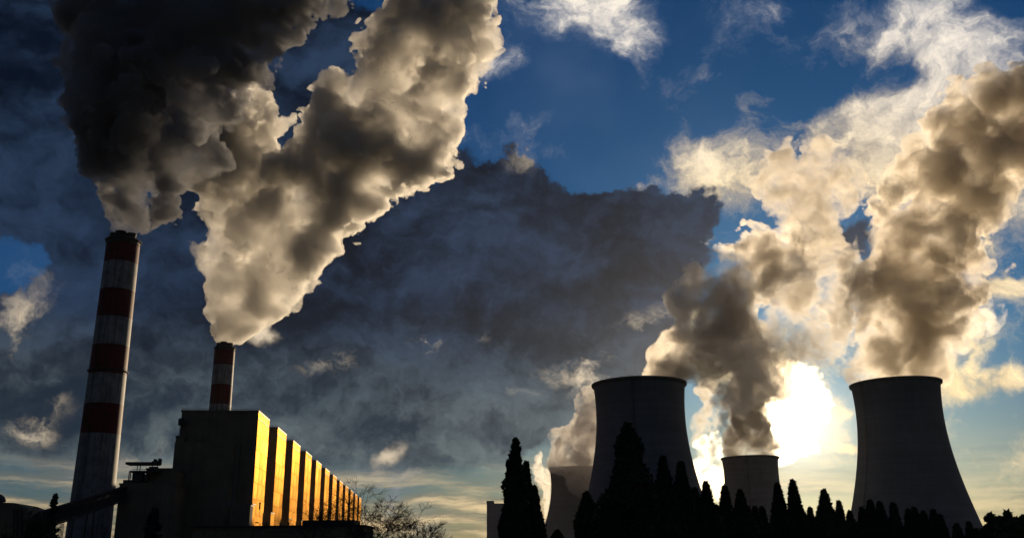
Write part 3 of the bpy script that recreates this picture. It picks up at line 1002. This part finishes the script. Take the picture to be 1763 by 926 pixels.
# broad-leaved trees at the right end
def bezier_branch(bm, p, d, length, r, rng, level, tips, curve=.25, levels=4, nsub=(4, 6), up=.15, spread=.75, rmin=.012, twig_only=None):
    steps = 6 if level == 0 else 4
    pts = [p.copy()]
    dd = d.normalized()
    kids = []
    for s in range(steps):
        dd = (dd + Vector((rng.gauss(0, curve), rng.gauss(0, curve), rng.gauss(0, curve) + up)) * .35).normalized()
        pts.append(pts[-1] + dd * length / steps)
        kids.append((pts[-1].copy(), dd.copy(), (s + 1) / steps))
    for i in range(steps):
        ra = max(rmin, r * (1 - .75 * i / steps)); rb2 = max(rmin, r * (1 - .75 * (i + 1) / steps))
        tube(bm, pts[i], pts[i + 1], ra, rb2, 6 if level < 2 else 3)
    tips.append(pts[-1])
    if level >= levels: return
    nk = rng.randint(*nsub)
    for k in range(nk):
        q, qd, f = kids[min(steps - 1, int(rng.uniform(.25 if level else .35, 1.0) * steps))]
        side = Vector((rng.gauss(0, 1), rng.gauss(0, 1), rng.gauss(0, .6))); side -= side.dot(qd) * qd; side.normalize()
        nd = (qd * (1 - spread * .5) + side * spread * rng.uniform(.5, 1)).normalized()
        bezier_branch(bm, q, nd, length * rng.uniform(.45, .72), max(rmin, r * (1 - .75 * f) * .75 + rmin), rng, level + 1, tips, curve, levels, nsub, up, spread, rmin)

def fit(bm, w, h):
    rm = max(math.hypot(v.co.x, v.co.y) for v in bm.verts); zm = max(v.co.z for v in bm.verts)
    for v in bm.verts:
        v.co.x *= w / rm; v.co.y *= w / rm; v.co.z *= h / zm

def broadleaf(px, py, half, Y, label, seed):
    top = at(px, py, Y); h = top.z; w = half / F_PX * Y
    t = thing('broadleaf_tree', (top.x, top.y, 0), label, 'tree', group='leafy trees at the right end of the conifer row')
    rng = random.Random(seed); rg = np.random.default_rng(seed)
    bm = B(); tips = []
    bezier_branch(bm, Vector((0, 0, 0)), Vector((0, 0, 1)), h * .85, .22, rng, 0, tips, levels=2, nsub=(7, 9), spread=.9, rmin=.02)
    fit(bm, w * .85, h * .92)
    obj('trunk', bm, 'bark', t)
    nC = 60
    cen = rg.normal(size=(nC, 3)); cen /= np.linalg.norm(cen, axis=1)[:, None]
    cen *= rg.uniform(.2, .95, (nC, 1)) ** .5
    c3 = np.array([0, 0, h * .62]); sc = np.array([w, w, h * .38])
    cen = cen * sc + c3
    n_ = 9000
    pick = rg.integers(0, nC, n_)
    off = rg.normal(size=(n_, 3)); off /= np.linalg.norm(off, axis=1)[:, None]
    pts = cen[pick] + off * rg.uniform(.2, 1, (n_, 1)) ** .4 * (w * .26) * rg.uniform(.6, 1.3, nC)[pick][:, None]
    me = leaf_cluster_mesh(pts, off, .34, rg); me.materials.append(M['leafb'])
    link('crown', me, None, t)
broadleaf(1709, 880, 17, 92, 'first leafy tree right of the right cooling tower foot', 11)
broadleaf(1737, 878, 25, 90, 'widest leafy tree near the right edge of the picture', 12)
broadleaf(1765, 882, 18, 94, 'leafy tree cut by the right edge of the picture', 13)
broadleaf(1700, 912, 16, 84, 'low leafy bush at the foot of the leafy trees', 14)

def bare_tree(px, py, Y, h_frac, lean, seed, label, spread=.75, levels=4, nsub=(5, 6), group='bare trees in front of the boiler house', trunks=1, px_base=None, rmin=.010, wide=1.0):
    base = at(px_base or px, 926, Y); top = at(px, py, Y); h = top.z
    t = thing('bare_tree', (base.x, base.y, 0), label, 'tree', group=group)
    rng = random.Random(seed); tips = []
    bm = B()
    for k in range(trunks):
        d = Vector((lean + rng.uniform(-.25, .25) * (trunks > 1), rng.uniform(-.15, .15), 1))
        bezier_branch(bm, Vector((0, 0, 0)), d, h * h_frac * rng.uniform(.9, 1.05), .02 * h, rng, 0, tips, levels=levels, nsub=nsub, spread=spread, rmin=rmin)
    o = obj('trunk', bm, 'bark', t)
    # scale to the wanted height
    zm = max(v.co.z for v in o.data.vertices)
    f = h / zm
    for v in o.data.vertices:
        v.co *= f; v.co.x *= wide; v.co.y *= wide
    return t
bare_tree(672, 818, 56, .8, .20, 21, 'largest bare tree right of the last golden tower face', px_base=643, spread=.8, levels=5, nsub=(4, 5), rmin=.009, wide=1.35)
bare_tree(735, 888, 62, .8, .45, 22, 'low bare tree leaning right beside the largest bare one', px_base=700, spread=.7)
bare_tree(628, 862, 70, .8, -.1, 27, 'bare tree at the end of the row of golden towers', px_base=635, spread=.8)
bare_tree(598, 838, 75, .8, .05, 23, 'thin bare tree crossing the farthest golden faces', px_base=600, levels=4, nsub=(4, 5))
bare_tree(560, 852, 78, .8, -.05, 24, 'thin bare tree crossing the middle golden faces', px_base=560, levels=4, nsub=(4, 5))
bare_tree(535, 868, 80, .8, -.1, 25, 'lowest thin bare tree before the fourth golden face', px_base=540, levels=3)
bare_tree(193, 903, 70, .8, 0, 26, 'small bare shrub at the foot of the tall chimney', levels=3, group=None)

def spruce(px, py, half, Y, label, seed, group='small spruces in front of the works'):
    top = at(px, py, Y); h = top.z; w = half / F_PX * Y
    t = thing('spruce_tree', (top.x, top.y, 0), label, 'tree', group=group)
    rg = np.random.default_rng(seed)
    bm = B(); tube(bm, (0, 0, 0), (0, 0, h), .13, .02, 6)
    P_, N_ = [], []
    z = h * .995
    k = 0
    while z > h * .05:
        f = 1 - z / h
        L = w * (min(1, f * 1.5) ** .8) * rg.uniform(.6, 1.1) + .05
        a = rg.uniform(0, 2 * PI)
        d = np.array([math.cos(a), math.sin(a), rg.uniform(.05, .5) if f < .3 else rg.uniform(-.25, .2)])
        m_ = int(14 + L * 26)
        s = rg.uniform(0, 1, m_)
        c = np.array([0, 0, z]) + d * (s * L)[:, None] + rg.normal(size=(m_, 3)) * (.05 + .10 * L * (1 - s))[:, None]
        P_.append(c); N_.append(np.tile(d / np.linalg.norm(d), (m_, 1)))
        e = Vector(np.array([0, 0, z]) + d * L)
        tube(bm, (0, 0, z), e, .03, .01, 3)
        z -= h * (.004 + .004 * rg.uniform())
    obj('trunk', bm, 'bark', t)
    me = leaf_cluster_mesh(np.concatenate(P_), np.concatenate(N_), .22, rg); me.materials.append(M['leafs'])
    link('crown', me, None, t)
spruce(95, 851, 14, 72, 'slim young spruce in front of the conveyor bridge', 31)
spruce(266, 876, 26, 66, 'dark spruce in front of the bunker block wall', 32)

def shrub(px, py, hw, Y, label, seed):
    top = at(px, py, Y); h = top.z; w = hw / F_PX * Y
    t = thing('shrub', (top.x, top.y, 0), label, 'shrub', group='shrubs at the lower left')
    rng = random.Random(seed); rg = np.random.default_rng(seed); tips = []
    bm = B()
    for k in range(4):
        bezier_branch(bm, Vector((0, 0, 0)), Vector((rng.uniform(-.5, .5) * w / h * 2, rng.uniform(-.3, .3), 1)), h * .75, .05, rng, 0, tips, levels=2, nsub=(4, 5), rmin=.015)
    fit(bm, w, h)
    tips = [Vector(v) for v in ([q.co.copy() for q in bm.verts])][::9]
    obj('stem', bm, 'bark', t)
    tp = np.array([list(v) for v in tips]); idx = rg.integers(0, len(tp), 2600)
    pts = tp[idx] + rg.normal(size=(2600, 3)) * .28
    nn = rg.normal(size=(2600, 3)); nn /= np.linalg.norm(nn, axis=1)[:, None]
    me = leaf_cluster_mesh(pts, nn, .26, rg); me.materials.append(M['leafb']); link('foliage', me, None, t)
shrub(60, 884, 13, 74, 'leafy shrub behind the slim young spruce', 41)
shrub(80, 906, 20, 66, 'low leafy shrub at the foot of the slim young spruce', 42)
shrub(24, 916, 26, 70, 'low shrub before the transfer house', 43)

# ------------------------------------------------------------------ smoke and steam
def in_poly(x, y, poly):
    ins = np.zeros(len(x), bool)
    n_ = len(poly)
    for i in range(n_):
        x0, y0 = poly[i]; x1, y1 = poly[(i + 1) % n_]
        c = ((y0 > y) != (y1 > y)) & (x < (x1 - x0) * (y - y0) / (y1 - y0 + 1e-9) + x0)
        ins ^= c
    return ins

def poly_dist(x, y, poly):
    d = np.full(len(x), 1e9)
    n_ = len(poly)
    for i in range(n_):
        a = np.array(poly[i], float); b = np.array(poly[(i + 1) % n_], float)
        ab = b - a; L = (ab ** 2).sum() + 1e-9
        t = np.clip(((x - a[0]) * ab[0] + (y - a[1]) * ab[1]) / L, 0, 1)
        d = np.minimum(d, np.hypot(x - a[0] - t * ab[0], y - a[1] - t * ab[1]))
    return d

def plume_material(name, sigma, albedo, g, skin=0.06, clump=0.0, rate=.15):
    m = bpy.data.materials.new(name)
    m.use_nodes = True
    t = NT(m.node_tree)
    t.n.clear()
    o = t.add('ShaderNodeOutputMaterial')
    v = t.add('ShaderNodeVolumePrincipled')
    v.inputs['Color'].default_value = c4(albedo)
    v.inputs['Density'].default_value = sigma
    v.inputs['Anisotropy'].default_value = g
    t.l.new(v.outputs[0], o.inputs['Volume'])
    if clump:                # uneven density inside: veils and knots
        pos = t.add('ShaderNodeNewGeometry').outputs['Position']
        nz = t.noise(pos, 1.0 / clump, 5, .66, dist=.5)
        t.l.new(t.smooth(nz, .40, .62, sigma * .18, sigma * 1.9), v.inputs['Density'])
        m.cycles.volume_step_rate = rate
    tr = t.add('ShaderNodeBsdfTransparent')
    tl = t.add('ShaderNodeBsdfTranslucent'); tl.inputs[0].default_value = c4(albedo)
    df = t.add('ShaderNodeBsdfDiffuse'); df.inputs[0].default_value = c4(albedo)
    a = t.add('ShaderNodeMixShader'); a.inputs[0].default_value = .5
    t.l.new(tl.outputs[0], a.inputs[1]); t.l.new(df.outputs[0], a.inputs[2])
    b = t.add('ShaderNodeMixShader'); b.inputs[0].default_value = skin
    t.l.new(tr.outputs[0], b.inputs[1]); t.l.new(a.outputs[0], b.inputs[2])
    t.l.new(b.outputs[0], o.inputs['Surface'])
    return m

def puffs(poly, holes, rmax, tmax, seed, spacing=.55, step=3.0):
    rng = np.random.default_rng(seed)
    P_ = np.array(poly, float)
    x0, y0 = P_.min(0); x1, y1 = P_.max(0)
    gx, gy = np.meshgrid(np.arange(x0, x1, step), np.arange(y0, y1, step))
    x = gx.ravel() + rng.uniform(-step, step, gx.size) * .5; y = gy.ravel() + rng.uniform(-step, step, gx.size) * .5
    ins = in_poly(x, y, poly)
    for h_ in holes: ins &= ~in_poly(x, y, h_)
    x, y = x[ins], y[ins]
    d = poly_dist(x, y, poly)
    for h_ in holes: d = np.minimum(d, poly_dist(x, y, h_))
    order = rng.permutation(len(x))
    # larger ones first
    rr = np.minimum(d, rmax(y) if callable(rmax) else rmax) * rng.uniform(.75, 1.0, len(x))
    order = order[np.argsort(-np.round(rr[order] / 4))]
    ax, ay, ar, az_ = [], [], [], []
    for i in order:
        if rr[i] < 3: continue
        if ax:
            dx = np.array(ax) - x[i]; dy = np.array(ay) - y[i]
            if (dx * dx + dy * dy < (spacing * np.maximum(rr[i], 0) + 0 * dx) ** 2).any(): continue
        ax.append(x[i]); ay.append(y[i]); ar.append(rr[i]); az_.append(d[i])
    out_ = []
    for X_, Y2, r_, dd in zip(ax, ay, ar, az_):
        T = min(dd * 1.1, tmax(Y2) if callable(tmax) else tmax)
        k = max(1, int(2 * T / r_))
        for q in range(k):
            z = rng.uniform(-1, 1) * max(0, T - r_ * .8)
            out_.append((X_, Y2, z, r_ * rng.uniform(.85, 1.05)))
    return np.array(out_)

def children(A, rng, n_, f0, f1, out_=.85, rmin=2.0):
    B_ = []
    for (x, y, z, r_) in A:
        if r_ < rmin * 1.6: continue
        v = rng.normal(size=(n_, 3)); v /= np.linalg.norm(v, axis=1)[:, None]
        rc = r_ * rng.uniform(f0, f1, n_)
        B_.append(np.stack([x + v[:, 0] * r_ * out_, y + v[:, 1] * r_ * out_, z + v[:, 2] * r_ * out_, rc], 1))
    return np.concatenate(B_) if B_ else np.zeros((0, 4))

def plume(name, label, cat, group, origin_Y, poly, holes, rmax, tmax, seed, mat, voxel, warp, drift=0.0, levels=1, shrink=.9, torn=31.0, src_px=None):
    """cauliflower cloud: puffs carrying smaller puffs, welded into one skin and stirred"""
    rng = np.random.default_rng(seed + 99)
    A = puffs(poly, holes, rmax, tmax, seed)
    A[:, 3] *= shrink
    allp = [A]
    cur = A
    for l in range(levels):
        cur = children(cur, rng, 9 if l == 0 else 6, .28, .52, .88)
        allp.append(cur)
    A = np.concatenate(allp)
    y_src = max(p[1] for p in poly)
    # to world
    M3 = np.array(CAM3)
    D = np.stack([(A[:, 0] - 881.5) / F_PX, -(A[:, 1] - 463) / F_PX, -np.ones(len(A))], 1) @ M3.T
    D /= D[:, 1:2]
    Yw = origin_Y + drift * (y_src - A[:, 1])
    s = np.linalg.norm(D, axis=1) * Yw / F_PX / np.linalg.norm(D, axis=1) * np.cos(PITCH) ** -1
    C = D * (Yw + A[:, 2] * s)[:, None] + np.array([0, 0, EYE])
    rad = A[:, 3] * s
    k_ = warp
    # signed distance to the union of puffs on a coarse grid
    cell = max(3.0, voxel * 2.2)
    cut = 7 * cell
    pad = 16 * k_
    lo = (C - rad[:, None]).min(0) - pad; hi = (C + rad[:, None]).max(0) + pad
    glo = lo - cut; n3 = np.ceil((hi + cut - glo) / cell).astype(int) + 1
    _ta = _t.time()
    G = np.full((n3[2], n3[1], n3[0]), cut, np.float32)
    axs = [glo[i] + cell * np.arange(n3[i]) for i in range(3)]
    for (c, r_) in zip(C, rad):
        i0 = np.maximum(0, ((c - r_ - cut - glo) / cell).astype(int)); i1 = np.minimum(n3, ((c + r_ + cut - glo) / cell).astype(int) + 2)
        dx = (axs[0][i0[0]:i1[0]] - c[0]) ** 2; dy = (axs[1][i0[1]:i1[1]] - c[1]) ** 2; dz = (axs[2][i0[2]:i1[2]] - c[2]) ** 2
        dd = np.sqrt(dz[:, None, None] + dy[None, :, None] + dx[None, None, :]) - r_
        v_ = G[i0[2]:i1[2], i0[1]:i1[1], i0[0]:i1[0]]
        np.minimum(v_, dd, out=v_)
    me = bpy.data.meshes.new(name)
    _tb = _t.time(); me.vertices.add(G.size)
    at_ = me.attributes.new('sd', 'FLOAT', 'POINT'); at_.data.foreach_set('value', G.ravel())
    me.update()
    o = bpy.data.objects.new(name, me); COL.objects.link(o)
    ng = bpy.data.node_groups.new('stir', 'GeometryNodeTree')
    ng.interface.new_socket('Geometry', in_out='INPUT', socket_type='NodeSocketGeometry')
    ng.interface.new_socket('Geometry', in_out='OUTPUT', socket_type='NodeSocketGeometry')
    N = NT(ng)
    gi, go = N.add('NodeGroupInput'), N.add('NodeGroupOutput')
    na = N.add('GeometryNodeInputNamedAttribute'); na.data_type = 'FLOAT'; na.inputs[0].default_value = 'sd'
    pos = N.add('GeometryNodeInputPosition').outputs[0]
    src = at(*src_px, origin_Y) if src_px else None
    fade = 1.0
    if src is not None:       # calm near the mouth, more and more stirred further on
        ds = N.vmath('LENGTH', N.vmath('SUBTRACT', pos, tuple(src)))
        fade = N.smooth(ds, 5 * k_, 110 * k_, .16, 1.0)
    def vnoise(p, wl, amp, det=2.0):
        nz = N.noise(p, 1.0 / wl, det, .5).node.outputs[1]
        return N.vmath('SCALE', N.vmath('SUBTRACT', nz, (.5, .5, .5)), scale=amp)
    # stir the space, then read the distance there
    w_ = vnoise(pos, 95 * k_, 75 * k_, 1.0)
    w_ = N.vmath('ADD', w_, vnoise(pos, 34 * k_, 34 * k_, 1.0))
    q = N.vmath('ADD', pos, N.vmath('SCALE', w_, scale=fade))
    g_ = N.vmath('DIVIDE', N.vmath('SUBTRACT', q, tuple(glo)), (cell, cell, cell))
    g_ = N.vmath('MINIMUM', N.vmath('MAXIMUM', g_, (0, 0, 0)), tuple(float(v) - 1.01 for v in n3))
    fl = N.vmath('FLOOR', g_)
    fr = N.vmath('SUBTRACT', g_, fl)
    sf = N.add('ShaderNodeSeparateXYZ'); N.l.new(fl, sf.inputs[0])
    st_ = N.add('ShaderNodeSeparateXYZ'); N.l.new(fr, st_.inputs[0])
    def imath(op, a_, b_, c_=None):      # whole-number index arithmetic keeps large grids exact
        n_ = N.add('FunctionNodeIntegerMath', operation=op)
        for i_, v_ in enumerate((a_, b_, c_)):
            if v_ is not None: N.put(n_.inputs[i_], v_)
        return n_.outputs[0]
    ii = []
    for q_ in range(3):
        f_ = N.add('FunctionNodeFloatToInt'); f_.rounding_mode = 'ROUND'; N.l.new(sf.outputs[q_], f_.inputs[0]); ii.append(f_.outputs[0])
    bi = imath('MULTIPLY_ADD', imath('MULTIPLY_ADD', ii[2], int(n3[1]), ii[1]), int(n3[0]), ii[0])
    def fetch(ox, oy, oz):
        sI = N.add('GeometryNodeSampleIndex', data_type='FLOAT', domain='POINT', clamp=True)
        N.l.new(gi.outputs[0], sI.inputs['Geometry']); N.l.new(na.outputs[0], sI.inputs['Value'])
        N.l.new(imath('ADD', bi, int(ox + n3[0] * (oy + n3[1] * oz))), sI.inputs['Index'])
        return sI.outputs[0]
    def lerp(a_, b_, t_):
        return N.math('MULTIPLY_ADD', N.math('SUBTRACT', b_, a_), t_, a_)
    tx, ty, tz = st_.outputs
    pl = [lerp(lerp(fetch(0, 0, z_), fetch(1, 0, z_), tx), lerp(fetch(0, 1, z_), fetch(1, 1, z_), tx), ty) for z_ in (0, 1)]
    d = lerp(pl[0], pl[1], tz)
    # rounded lobes of three sizes, and torn fine structure
    qb = N.vmath('ADD', pos, vnoise(pos, 14 * k_, 13 * k_, 1.0))
    extra = None
    for (wl, amp) in ((38, 11), (16, 5.5), (8, 3.2)):
        v = N.add('ShaderNodeTexVoronoi', feature='F1'); N.l.new(qb, v.inputs['Vector']); v.inputs['Scale'].default_value = 1.0 / (wl * k_)
        h_ = N.math('MULTIPLY_ADD', N.math('MULTIPLY', v.outputs['Distance'], v.outputs['Distance']), amp * k_ * 1.5, -amp * k_ * .5)
        extra = h_ if extra is None else N.math('ADD', extra, h_)
    fb = N.noise(pos, 1.0 / (22 * k_), 4.0, .76)
    extra = N.math('ADD', extra, N.math('MULTIPLY_ADD', fb, torn * k_, -torn * .5 * k_))
    d = N.math('MULTIPLY_ADD', extra, N.math('MAXIMUM', fade, .6), d)
    dens = N.math('MULTIPLY_ADD', d, -1.0 / (6 * voxel), .5, clamp=True)
    vc = N.add('GeometryNodeVolumeCube')
    N.l.new(dens, vc.inputs['Density'])
    vc.inputs['Min'].default_value = tuple(lo); vc.inputs['Max'].default_value = tuple(hi)
    for ax_, nm in enumerate('XYZ'):
        vc.inputs['Resolution ' + nm].default_value = int((hi[ax_] - lo[ax_]) / voxel) + 1
    v2 = N.add('GeometryNodeVolumeToMesh'); v2.inputs['Threshold'].default_value = 0.5
    N.l.new(vc.outputs[0], v2.inputs[0])
    sp = N.add('GeometryNodeSetPosition'); N.l.new(v2.outputs[0], sp.inputs[0])
    sm = N.add('GeometryNodeSetMaterial'); N.l.new(sp.outputs[0], sm.inputs[0]); sm.inputs['Material'].default_value = mat
    ss = N.add('GeometryNodeSetShadeSmooth'); N.l.new(sm.outputs[0], ss.inputs[0])
    N.l.new(ss.outputs[0], go.inputs[0])
    md = o.modifiers.new('stir', 'NODES'); md.node_group = ng
    dg = bpy.context.evaluated_depsgraph_get()
    ev = o.evaluated_get(dg)
    m2 = bpy.data.meshes.new_from_object(ev)
    o.modifiers.clear()
    o.data = m2
    m2.name = name
    if not m2.materials: m2.materials.append(mat)
    print('PLUME', 'splat', round(_tb - _ta, 1), len(C), tuple(n3), round(_t.time() - t0, 1), name, len(A), 'puffs', len(m2.polygons), 'faces')
    tag(o, label, cat, group)
    return o

PM = dict(
    dark=plume_material('shade_toned_smoke', .11, (.47, .48, .52), .15, .06, 75, .12),  # smoke stands in shade; that shade is put into its low albedo
    lit=plume_material('pale_smoke', .105, (.965, .955, .94), .6, .10, 105, .12),
    column=plume_material('dense_steam', .10, (.84, .81, .77), .3, .02, 34, .2),
    bank=plume_material('grey_steam_bank', .06, (.92, .90, .89), .4, .02, 30, .2),
    steam=plume_material('light_tinted_steam', .095, (.915, .88, .825), .55, .05, 26),  # steam is white; warm dim light is put into its tan albedo
    dense=plume_material('billowing_steam', .085, (.94, .91, .865), .6, .05, 21),
    gold=plume_material('translucent_gold_steam', .05, (.95, .92, .87), .5, .015, 22),
    bright=plume_material('sunlit_steam', .020, (.97, .94, .88), .78, .01, 34, .2),
    thin=plume_material('thin_steam', .04, (.97, .955, .93), .6, .01, 16, .3),
)
SM = 'smoke and steam plumes of the power station'
poly_a = [(196, 402), (190, 392), (180, 350), (172, 290), (163, 245), (135, 205), (120, 160), (118, 110), (105, 60), (88, 10), (78, -50),
          (640, -50), (600, 0), (530, 30), (470, 85), (448, 115), (400, 180), (372, 235), (330, 285), (308, 335), (290, 370), (262, 398), (236, 402)]
poly_b = [(372, 592), (366, 575), (352, 545), (346, 505), (350, 470), (334, 448), (332, 428), (352, 418), (352, 390), (338, 340), (324, 300), (335, 250), (370, 205),
          (410, 170), (430, 120), (455, 130), (462, 165), (485, 185), (500, 205), (520, 170), (545, 125), (600, 112), (620, 60), (680, 30), (705, -50), (880, -50), (848, 20), (845, 60),
          (822, 110), (826, 150), (802, 205), (802, 250), (765, 290), (735, 318), (690, 345), (650, 365), (628, 395), (605, 440), (565, 455), (540, 500), (505, 530), (455, 560), (415, 585), (403, 592)]
hole_b = [[(455, 215), (490, 205), (520, 215), (512, 250), (480, 262), (462, 245)]]
poly_c = [(1135, 662), (1102, 642), (1112, 600), (1165, 590), (1172, 568), (1156, 548), (1180, 505), (1215, 480), (1232, 440), (1262, 412), (1290, 372), (1340, 382), (1385, 395),
          (1405, 440), (1370, 480), (1345, 520), (1330, 570), (1300, 600), (1270, 640), (1235, 665), (1200, 690), (1182, 680)]
poly_d4 = [(1180, 670), (1240, 640), (1256, 680), (1250, 760), (1225, 790), (1198, 800), (1186, 740)]
poly_c2 = [(1300, 610), (1325, 560), (1345, 500), (1375, 455), (1400, 420), (1365, 375), (1340, 330), (1336, 290), (1352, 245), (1405, 235), (1465, 268), (1490, 305), (1482, 365), (1458, 415),
           (1492, 470), (1485, 560), (1445, 605), (1405, 645), (1345, 670), (1300, 690), (1250, 720), (1235, 680), (1265, 640)]
poly_d = [(1248, 786), (1253, 740), (1246, 700), (1255, 650), (1245, 600), (1275, 570), (1335, 570), (1340, 640), (1325, 690), (1330, 740), (1350, 770), (1332, 786)]
poly_d2 = [(1310, 690), (1320, 640), (1360, 615), (1410, 635), (1426, 690), (1426, 745), (1398, 790), (1350, 800), (1318, 770)]
poly_d3 = [(1196, 780), (1222, 752), (1246, 770), (1246, 850), (1205, 860), (1190, 815)]
poly_e = [(1467, 660), (1463, 640), (1478, 590), (1484, 540), (1478, 490), (1500, 420), (1522, 360), (1525, 300), (1560, 250), (1610, 205), (1680, 160), (1763, 100), (1880, 60), (1880, 420),
          (1763, 330), (1735, 345), (1705, 400), (1715, 470), (1690, 505), (1655, 555), (1640, 600), (1617, 650), (1615, 660)]
poly_e2 = [(1622, 640), (1640, 590), (1665, 540), (1690, 510), (1722, 530), (1700, 570), (1690, 600), (1650, 635), (1635, 645)]
poly_f = [(944, 826), (934, 780), (938, 752), (972, 738), (985, 705), (1000, 680), (1030, 660), (1075, 680), (1075, 850), (1030, 846), (1000, 842), (972, 836)]
poly_f2 = [(918, 830), (914, 800), (925, 780), (948, 780), (952, 820), (948, 900), (925, 900)]

Y_t = {k: v[1].y for k, v in dict(r=T_right, m=T_mid, s=T_small, h=T_hid).items()}
import time as _t
t0 = _t.time()
plume('smoke_plume', 'dark brown smoke plume pouring from the tall left chimney', 'smoke plume', SM, C1.y, poly_a, [],
      lambda y: np.interp(y, [0, 250, 402], [48, 34, 10]), lambda y: np.interp(y, [0, 402], [110, 14]), 1, PM['dark'], 1.35, 1.0, src_px=(213, 402))
plume('smoke_plume', 'sunlit cream smoke plume from the chimney behind the boiler house', 'smoke plume', SM, C2.y, poly_b, hole_b,
      lambda y: np.interp(y, [0, 400, 592], [44, 30, 8]), lambda y: np.interp(y, [0, 592], [80, 12]), 2, PM['lit'], 1.9, 1.4, src_px=(387, 590), torn=26.0)
plume('steam_plume', 'dark edged billowy steam rising right of the middle cooling tower', 'steam plume', SM, Y_t['m'] + 60, poly_c, [],
      lambda y: np.interp(y, [250, 650], [22, 18]), 44, 3, PM['dense'], 1.15, .9, torn=35.0, shrink=1.1)
plume('steam_plume', 'translucent golden steam drifting high above the sun glow', 'steam plume', SM, Y_t['m'] + 130, poly_c2, [],
      lambda y: np.interp(y, [250, 650], [22, 26]), 30, 13, PM['gold'], 1.35, .95, torn=38.0, shrink=1.02)
plume('steam_plume', 'ragged golden steam between the middle and the distant cooling tower', 'steam plume', SM, Y_t['s'] - 150, poly_d4, [],
      18, 20, 15, PM['gold'], 1.9, .8, torn=36.0)
plume('steam_plume', 'white-hot thin steam just right of the middle cooling tower', 'steam plume', SM, Y_t['s'] + 200, poly_d3, [],
      16, 20, 14, PM['bright'], 2.1, 1.0)
plume('steam_plume', 'dark steam column rising from the distant cooling tower in the sun glow', 'steam plume', SM, Y_t['s'], poly_d, [],
      24, 42, 4, PM['column'], 1.9, 1.4, src_px=(1291, 782))
plume('steam_plume', 'brilliant thin steam lobe lit by the sun beside the distant tower', 'steam plume', SM, Y_t['s'] + 120, poly_d2, [],
      30, 26, 9, PM['bright'], 1.9, 1.0)
plume('steam_plume', 'wide tan steam column rising from the right cooling tower', 'steam plume', SM, Y_t['r'], poly_e, [],
      34, 76, 5, PM['steam'], 1.25, .95, src_px=(1541, 655))
plume('steam_plume', 'thin detached steam wisp right of the tan steam column', 'steam plume', SM, Y_t['r'], poly_e2, [],
      14, 12, 6, PM['thin'], 1.1, .6)
plume('steam_plume', 'rounded grey steam bank over the half hidden cooling tower', 'steam plume', SM, Y_t['h'] - 50, poly_f, [],
      30, 46, 7, PM['bank'], 1.8, .9, torn=40.0)
plume('steam_plume', 'faint low steam left of the half hidden cooling tower', 'steam plume', SM, Y_t['h'] + 150, poly_f2, [],
      16, 16, 8, PM['thin'], 1.9, .9)
# ------------------------------------------------------------------ air
hz = bpy.data.materials.new('hazy_air')
hz.use_nodes = True
t = NT(hz.node_tree); t.n.clear()
o_ = t.add('ShaderNodeOutputMaterial'); v_ = t.add('ShaderNodeVolumePrincipled')
v_.inputs['Color'].default_value = (.74, .84, 1.0, 1)
v_.inputs['Density'].default_value = 4.0e-6
v_.inputs['Anisotropy'].default_value = 0.7
t.l.new(v_.outputs[0], o_.inputs['Volume'])
bm = B(); box(bm, -1800, 1800, -60, 2600, -1.0, 620)
tag(obj('haze', bm, hz), None, None, kind='stuff')
print('plumes took', _t.time() - t0)
bpy.context.view_layer.update()
